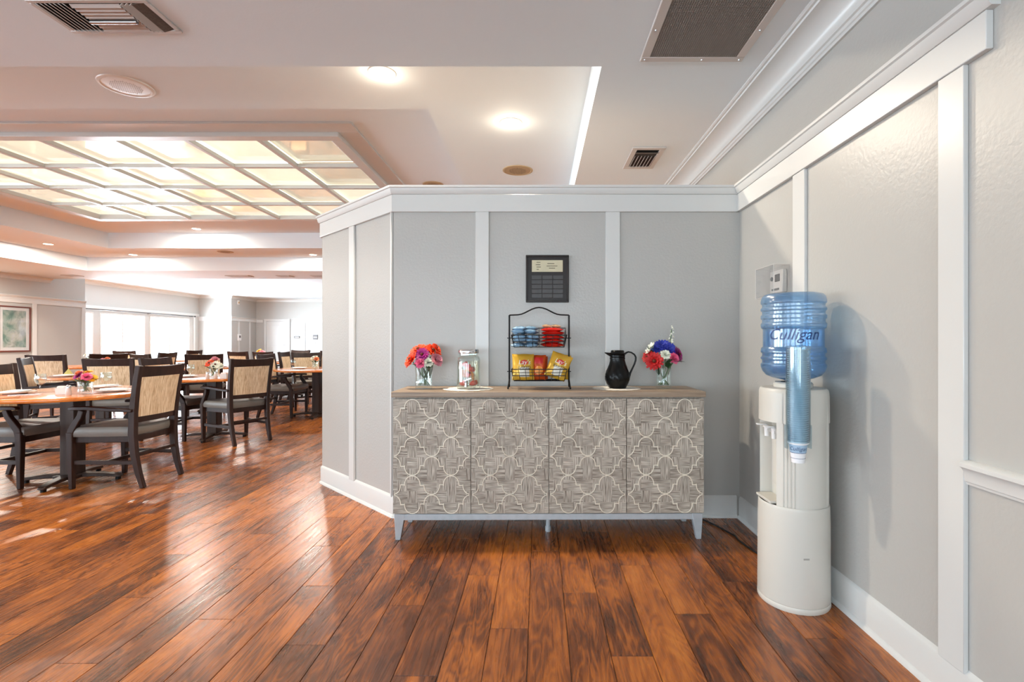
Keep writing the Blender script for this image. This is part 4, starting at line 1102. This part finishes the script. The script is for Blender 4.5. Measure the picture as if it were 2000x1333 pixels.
# ================================================================== DINING FURNITURE
def make_chair():
    r = empty('dining_chair')
    dk = 'chair_wood'
    for s in (-1, 1):
        # rear leg runs up into the back post
        MB().bar([(s * .205, -.305, 0), (s * .207, -.268, .12), (s * .210, -.240, .26), (s * .213, -.228, .42), (s * .217, -.236, .58), (s * .222, -.258, .76), (s * .228, -.292, .955)], [.034, .036, .038, .042, .042, .042, .044], [.034, .042, .05, .055, .050, .044, .036], (1, 0, 0)).build('leg', dk, r, .004, 1)
        MB().bar([(s * .245, .222, 0), (s * .248, .224, .25), (s * .25, .225, .44)], [.032, .042, .048], [.032, .042, .05], (1, 0, 0)).build('leg', dk, r, .004, 1)
        MB().bar([(s * .25, .228, .40), (s * .251, .215, .455), (s * .253, .180, .51), (s * .255, .145, .56), (s * .257, .128, .612)], .040, [.052, .052, .046, .042, .040], (1, 0, 0)).bar([(s * .236, -.245, .606), (s * .246, -.1, .614), (s * .258, .08, .628), (s * .262, .20, .628), (s * .262, .222, .622)], [.034, .042, .05, .05, .042], [.024, .026, .028, .026, .018], (1, 0, 0)).build('armrest', dk, r, .004, 1)
        MB().bar([(s * .214, -.238, .20), (s * .242, .215, .205)], .022, .03, (1, 0, 0)).build('stretcher', dk, r, .002, 1)
    MB().bar([(-.23, -.01, .2), (.23, -.01, .2)], .022, .026, (0, 1, 0)).build('stretcher', dk, r, .002, 1)
    MB().bar([(-.20, -.245, .255), (.20, -.245, .255)], .02, .026, (0, 1, 0)).build('stretcher', dk, r, .002, 1)
    MB().prism([(-.205, -.222), (.205, -.222), (.243, .238), (-.243, .238)], .355, .405).build('seat_rail', dk, r, .004, 1)
    # cushion: rounded, slightly domed
    m = MB(); n = 10; vs = []
    for zi, (z, k) in enumerate(((.405, .97), (.425, 1.0), (.45, 1.0), (.468, .985), (.478, .95))):
        for x, y in ((-.222, -.215), (-.11, -.22), (0, -.222), (.11, -.22), (.222, -.215), (.245, -.05), (.262, .12), (.268, .225), (.25, .255), (.12, .266), (0, .268), (-.12, .266), (-.25, .255), (-.268, .225), (-.262, .12), (-.245, -.05)):
            vs.append((x * k, (y - .02) * k + .02, z))
    q = 16; fs = []
    for a in range(4):
        for i in range(q): fs.append((a * q + i, a * q + (i + 1) % q, (a + 1) * q + (i + 1) % q, (a + 1) * q + i))
    vs.append((0, .03, .490)); c = len(vs) - 1
    for i in range(q): fs.append((4 * q + i, 4 * q + (i + 1) % q, c))
    fs.append(tuple(range(q - 1, -1, -1)))
    m.add(vs, fs, True).build('seat', 'seat_vinyl', r)
    # back: curved rails and a fabric panel between them
    def yy(z):
        P = [(.42, -.228), (.58, -.236), (.76, -.258), (.955, -.292)]
        for (a, b), (c_, d) in zip(P[:-1], P[1:]):
            if z <= c_: return b + (d - b) * (z - a) / (c_ - a)
        return P[-1][1]
    def hx(z): return .213 + (z - .42) * .028
    def slab(z0, z1, inset, th, nz, name, mat, bev, crest=0.0):
        vs = []; nu = 8
        for side in (1, -1):
            for j in range(nz + 1):
                for i in range(nu + 1):
                    k = -1 + 2 * i / nu; z = z0 + (z1 - z0) * j / nz
                    zz = z + (crest * (1 - k * k) if j == nz else 0)
                    vs.append((k * (hx(z) - inset), yy(z) - .022 * (1 - k * k) + side * th / 2, zz))
        N_ = (nu + 1) * (nz + 1); fs = []
        for sd in (0, 1):
            for j in range(nz):
                for i in range(nu):
                    a = sd * N_ + j * (nu + 1) + i; f = (a, a + 1, a + nu + 2, a + nu + 1); fs.append(f if sd else f[::-1])
        for j in (0, nz):
            for i in range(nu): a = j * (nu + 1) + i; fs.append((a, a + 1, N_ + a + 1, N_ + a))
        for i in (0, nu):
            for j in range(nz): a = j * (nu + 1) + i; fs.append((a, a + nu + 1, N_ + a + nu + 1, N_ + a))
        return MB().add(vs, fs, mat == 'streak_fabric').build(name, mat, r, bev, 1)
    slab(.862, .952, .012, .034, 2, 'top_rail', dk, .004, -.008)
    slab(.508, .556, .012, .030, 1, 'lower_rail', dk, .004)
    slab(.553, .866, .016, .030, 5, 'back_panel', 'streak_fabric', 0)
    return r
chair0 = make_chair(); chair_used = [False]
GC = 'dining chairs around the tables'
def chair(x, y, fx, fy, label):
    o = chair0 if not chair_used[0] else copy_tree(chair0)
    chair_used[0] = True
    o.location = (x, y, 0); o.rotation_euler = (0, 0, atan2(-fx, fy)); tag(o, label, 'chair', GC)
    return o
TZ = 0.73
def make_table():
    r = empty('dining_table')
    R = 0.61
    MB().lathe([(0, TZ - .032), (R - .03, TZ - .032), (R - .004, TZ - .028), (R, TZ - .018), (R, TZ - .008), (R - .005, TZ - .001), (R - .010, TZ), (0, TZ)], 72, caps=False).build('tabletop', 'table_wood', r)
    MB().lathe([(0.17, TZ - .032), (0.17, TZ - .045), (0.08, TZ - .06)][::-1], 24).build('top_plate', 'pedestal_wood', r)
    MB().box(-.058, .058, -.058, .058, .05, TZ - .05).build('column', 'pedestal_wood', r, .008)
    MB().prism([(-.09, -.09), (.09, -.09), (.09, .09), (-.09, .09)], .035, .06).build('column_foot', 'pedestal_wood', r, .006, 1)
    for k in range(4):
        a = k * pi / 2 + .2; c_, s_ = cos(a), sin(a)
        f = MB().bar([(.05 * c_, .05 * s_, .050), (.2 * c_, .2 * s_, .046), (.33 * c_, .33 * s_, .034), (.355 * c_, .355 * s_, .026)], [.075, .065, .055, .045], [.03, .028, .024, .014], (-s_, c_, 0)).build('foot', 'pedestal_wood', r, .004, 1)
        MB().lathe([(.02, 0.0), (.02, .024)], 12, .325 * c_, .325 * s_).build('glide', 'black_plastic', f)
    return r
table0 = make_table(); table_used = [False]
def table(x, y, label, rz=0.0):
    o = table0 if not table_used[0] else copy_tree(table0)
    table_used[0] = True
    o.location = (x, y, 0); o.rotation_euler = (0, 0, rz); tag(o, label, 'table', 'round dining tables')

table(-3.82, 4.20, 'round orange wood dining table in front at the left edge')
table(-3.86, 6.10, 'round orange wood dining table second from the front, behind the front one')
table(-5.42, 6.38, 'round orange wood dining table between the front table and the picture wall')
table(-3.40, 7.86, 'round orange wood dining table cut off by the partition edge')
table(-5.48, 8.50, 'round orange wood dining table in the middle of the dining room')
table(-7.60, 8.75, 'round orange wood dining table by the picture wall')
table(-5.25, 10.6, 'round orange wood dining table toward the back wall')
table(-8.40, 11.3, 'round orange wood dining table nearest the far windows')

chair(-3.38, 4.20, -1, .02, 'dark framed dining chair pulled to the right of the front table')
chair(-4.24, 4.20, 1, .03, 'dark framed dining chair left of the front table, cut by the frame')
chair(-3.47, 5.89, -.878, .48, 'dark framed dining chair with its back to us at the second table')
chair(-4.26, 6.08, 1, 0, 'dark framed dining chair left of the second table, behind the front chair')
chair(-4.93, 6.06, -.25, .97, 'dark framed dining chair seen from behind above the front table')
chair(-5.84, 6.22, .84, .54, 'dark framed dining chair in profile behind the far left glass')
chair(-7.12, 7.62, -.2, .98, 'dark framed dining chair with grey lit back near the picture')
chair(-3.90, 7.86, 1, 0, 'dark framed dining chair in side view left of the partition table')
chair(-2.98, 7.95, -1, 0, 'dark framed dining chair half hidden behind the partition edge')
chair(-3.92, 8.75, .55, -.83, 'dark framed dining chair facing us behind the partition table')
chair(-5.22, 8.02, -.5, .86, 'dark framed dining chair near the flower vase of the second table')
chair(-5.98, 8.1, .4, .9, 'dark framed dining chair at the near left of the middle table')
chair(-6.75, 8.9, -1, -.1, 'dark framed dining chair facing the picture wall by its table')
chair(-7.05, 8.25, -.85, .5, 'dark framed dining chair seen just above another chair back')
chair(-5.75, 10.2, .3, .95, 'dark framed dining chair seen from behind toward the back wall')
chair(-5.35, 10.05 + 1.0, -.3, -.95, 'dark framed dining chair facing us at the back table')
chair(-4.72, 10.75, -1, .1, 'dark framed dining chair right of the back table')
chair(-5.10, 9.92, .35, .93, 'dark framed dining chair standing off from the back table')
chair(-4.45, 9.55, 1, .1, 'dark framed dining chair in profile before the white back wall')
chair(-7.95, 11.4, -1, 0, 'dark framed dining chair in front of the far windows')
chair(-8.5, 10.82, .1, 1, 'dark framed dining chair at the near side of the window table')

# ---- table settings
def make_glass():
    r = empty('wine_glass')
    MB().lathe([(0, 0), (.033, 0), (.033, .002), (.008, .006), (.0045, .012), (.004, .055), (.010, .062), (.030, .075), (.040, .098), (.041, .115), (.036, .150), (.0348, .150), (.0395, .115), (.0385, .098), (.029, .077), (0, .066)], 28, caps=False).build('bowl_and_stem', 'clear_glass', r)
    return r
glass0 = make_glass(); gu = [False]
def glass(x, y, label):
    o = glass0 if not gu[0] else copy_tree(glass0); gu[0] = True
    o.location = (x, y, TZ + .0006); tag(o, label, 'glass', 'wine glasses on the tables')
glass(-4.03, 4.14, 'clear wine glass on the front table, left one')
glass(-3.66, 4.33, 'clear wine glass on the front table, nearer its right chair')
glass(-3.97, 5.84, 'clear wine glass on the second table beside the flower vase')
glass(-5.02, 6.05, 'clear wine glass on the table behind the front flowers')
glass(-3.62, 7.55, 'clear wine glass on the partition table')
def make_plate():
    r = empty('place_setting')
    MB().lathe([(0, 0), (.07, 0), (.075, .004), (.125, .014), (.127, .016), (.122, .017), (.074, .008), (0, .006)], 40, caps=False).build('plate', 'white_china', r)
    MB().prism([(-.05, -.10), (.06, -.09), (.055, .10), (-.055, .09)], .0165, .026).build('napkin', 'white_paper', r, .003, 1)
    return r
plate0 = make_plate(); pu = [False]
def plate(x, y, rz, label):
    o = plate0 if not pu[0] else copy_tree(plate0); pu[0] = True
    o.location = (x, y, TZ + .0006); o.rotation_euler = (0, 0, rz); tag(o, label, 'plate', 'plates with napkins')
plate(-4.13, 4.04, .3, 'white plate with napkin at the left of the front table')
plate(-3.50, 4.22, 1.2, 'white plate with napkin on the front table before the right chair')
plate(-3.86, 4.55, .1, 'white plate with napkin at the far side of the front table')
plate(-4.08, 5.92, .2, 'white plate with napkin at the left of the second table')
plate(-3.55, 5.95, .8, 'white plate with napkin at the right of the second table')
plate(-5.55, 5.98, .3, 'white plate with napkin on the near side of the third table')
plate(-5.1, 6.6, .3, 'white plate with napkin on the far side of the third table')
plate(-3.62, 7.75, 1.1, 'white plate with napkin on the partition table')
plate(-5.75, 8.3, .5, 'white plate with napkin at the left of the middle table')
plate(-5.15, 8.3, .2, 'white plate with napkin at the right of the middle table')
plate(-7.4, 8.5, .2, 'white plate with napkin on the picture wall table')
plate(-5.3, 10.3, .2, 'white plate with napkin on the back table')
def cutlery(x, y, rz, label):
    o = MB().bar([(-.09, 0, .002), (-.02, 0, .004), (.05, 0, .003)], [.012, .006, .008], .002, (0, 1, 0)).build('fork', 'steel', loc=(x, y, TZ + .0006), rot=(0, 0, rz))
    for k in range(4):
        MB().bar([(.05, (k - 1.5) * .006, .003), (.075, (k - 1.5) * .0062, .005), (.095, (k - 1.5) * .006, .003)], .0028, .0018, (0, 1, 0)).build('tine', 'steel', o)
    tag(o, label, 'fork')
cutlery(-3.95, 3.93, .5, 'steel fork lying at the front of the nearest table')
cutlery(-3.40, 4.08, 1.5, 'steel fork lying beside the right plate of the nearest table')
def caddy(x, y, rz, label):
    t = tag(empty('condiment_caddy', (x, y, TZ + .0006), rz), label, 'caddy')
    MB().box(-.035, .035, -.025, .025, 0, .004).box(-.035, -.032, -.025, .025, .004, .05).box(.032, .035, -.025, .025, .004, .05).box(-.032, .032, .022, .025, .004, .05).box(-.032, .032, -.025, -.022, .004, .05).build('holder', 'shaker', t)
    for k in range(5): MB().box(-.028, .028, -.018 + k * .008, -.013 + k * .008, .005, .062 + .004 * (k % 2)).build('sugar_packet', 'packets', t)
def shaker(x, y, label):
    t = tag(empty('salt_shaker', (x, y, TZ + .0006)), label, 'shaker', 'shakers')
    MB().lathe([(0, 0), (.018, 0), (.02, .004), (.016, .05), (.016, .055), (0, .055)], 12, caps=False).build('glass_body', 'shaker', t)
    MB().lathe([(.0165, .0552), (.017, .068), (.012, .076), (0, .078)], 12, caps=False).build('lid', 'chrome', t)
caddy(-3.70, 3.98, .2, 'white sugar packet caddy left of the flowers on the front table')
caddy(-3.50, 5.70, .1, 'white sugar packet caddy on the second table by the chair back')
shaker(-3.60, 3.92, 'small salt shaker by the front table flowers')
shaker(-3.66, 5.66, 'small salt shaker by the second table flowers')
shaker(-3.62, 5.74, 'small pepper shaker behind the salt on the second table')
def posy(x, y, label, cols, r=.045, h=.10, sc=1.0, z=TZ):
    t = tag(empty('flower_vase', (x, y, z + .0006)), label, 'flower vase')
    glass_vase(r, h, t, facets=False)
    spots_ = []
    for k, c in enumerate(cols):
        a = k * 2.3 + 1; rr = r * (.4 + .8 * ((k * .37) % 1))
        spots_.append((rr * cos(a), rr * sin(a), h + .02 + .045 * ((k * .61) % 1) * sc, c))
    stems(t, [(a, b, c) for a, b, c, _ in spots_], h * .95, r * .85)
    for a, b, c, m_ in spots_: blossom(t, (a, b, c), (a * 12, b * 12 - .5, .8), .032 * sc, m_, 'rose' if m_ in ('petal_rose', 'petal_pink', 'petal_peach') else 'daisy')
    for k in range(6):
        a = k * 1.05; leaf(t, (r * .5 * cos(a), r * .5 * sin(a), h * .8), (cos(a), sin(a), .7), .07 * sc, .03, 'leaf_dark' if k % 2 else 'stem_green')
posy(-3.56, 4.02, 'glass of yellow and pink flowers on the front table', ['petal_yellow', 'petal_peach', 'petal_pink', 'petal_yellow', 'petal_magenta', 'petal_yellow'], .052, .10, 1.2)
posy(-3.72, 5.86, 'glass of orange and cream flowers on the second table', ['petal_yellow', 'petal_white', 'petal_white', 'petal_rose', 'petal_orange', 'petal_white'], .05, .11, 1.7)
posy(-5.45, 6.45, 'glass of pale flowers on the third table before the bright window', ['petal_grey', 'petal_rose', 'petal_white', 'petal_peach'], .045, .12, 1.2)
posy(-3.45, 7.9, 'small vase of red and white flowers on the partition table', ['petal_red', 'petal_white', 'petal_peach', 'petal_white'], .045, .11, 1.2)
posy(-5.5, 8.55, 'small vase of mixed flowers on the middle table', ['petal_pink', 'petal_yellow', 'petal_white'], .045, .11, 1.2)
posy(-5.75, 10.6, 'small vase of pink and yellow flowers on the back table', ['petal_rose', 'petal_yellow', 'petal_rose'], .05, .14, 2.0)
posy(-7.75, 8.8, 'small vase of grey leafed flowers on the picture wall table', ['petal_grey', 'petal_white'], .045, .13, 1.2)
# folded napkins standing on two tables
def napkin(x, y, label, mat, h=.16):
    m = MB(); n = 7; vs = [(0, 0, h)]
    for k in range(2 * n):
        a = 2 * pi * k / (2 * n); rr = .06 if k % 2 else .045
        vs.append((rr * cos(a), rr * sin(a), 0))
    fs = [(0, 1 + k, 1 + (k + 1) % (2 * n)) for k in range(2 * n)] + [tuple(range(2 * n, 0, -1))]
    tag(m.add(vs, fs).build('folded_napkin', mat, loc=(x, y, TZ + .0006)), label, 'napkin')
napkin(-5.72, 8.62, 'white napkin folded to a point on the middle table', 'white_paper', .22)
napkin(-3.2, 7.75, 'beige napkin folded on the partition table', 'tan_napkin', .10)
napkin(-5.62, 6.12, 'yellow green napkin folded on the third table', 'tan_napkin', .09)

# ================================================================== WALL THINGS IN THE FAR ROOM
pic = tag(empty('framed_picture', (WL + .001, 10.98, 1.415)), 'framed abstract watercolour with a white mat on the left wall', 'picture')
def yz_ring(hy, hz, wd, x0, x1, name, mat, par, bev=.003):
    m = MB(); m.box(x0, x1, -hy, hy, hz - wd, hz).box(x0, x1, -hy, hy, -hz, -hz + wd).box(x0, x1, -hy, -hy + wd, -hz + wd, hz - wd).box(x0, x1, hy - wd, hy, -hz + wd, hz - wd)
    return m.build(name, mat, par, bev, 1)
yz_ring(.34, .49, .028, 0, .03, 'frame', 'frame_wood', pic)
yz_ring(.312, .462, .065, .006, .014, 'mat', 'mat_board', pic, 0)
MB().box(.004, .009, -.25, .25, -.40, .40).build('artwork', 'watercolour', pic)
MB().box(.018, .020, -.312, .312, -.462, .462).build('glass', 'window_glass', pic)
def room_sign(x, z, w_, h_, label):
    t = tag(empty('room_sign', (x, 22.29, z)), label, 'sign')
    MB().box(-w_ / 2, w_ / 2, -.012, 0, -h_ / 2, h_ / 2).build('plate', 'sign_grey', t, .003, 1)
    MB().box(-w_ * .36, w_ * .36, -.0135, -.012, -.022, .022).build('raised_strip', 'white_plastic', t)
room_sign(-10.52, 1.34, .24, .10, 'low grey room sign beside the white back door')
room_sign(-9.72, 1.34, .20, .20, 'square grey room sign next to the partition edge')
sw = tag(MB().box(-.04, .04, -.01, 0, -.06, .06).build('light_switch', 'white_plastic', loc=(-9.7, 22.298, 1.08)), 'small white light switch under the square sign', 'switch'); MB().box(-.012, .012, -.018, -.01, -.02, .02).build('toggle', 'sign_grey', sw)
cb = tag(MB().box(0, .05, -.1, .1, -.13, .13).build('control_panel', 'white_plastic', loc=(-12.298, 21.0, 1.32), bevel=.006), 'small white control panel on the far corner wall', 'panel'); MB().box(.05, .053, -.06, .06, -.02, .08).build('screen', 'sign_grey', cb)
ex = tag(empty('alarm_strobe', (-12.30, 20.95, 2.75)), 'small alarm strobe high on the far corner wall', 'alarm')
MB().box(0, .03, -.06, .06, -.09, .09).build('base', 'white_plastic', ex, .004, 1); MB().lathe([(.04, 0), (.035, .03), (0, .045)], 16).build('lens', 'tan_plastic', ex, loc=(.03, 0, 0), rot=(0, pi / 2, 0))
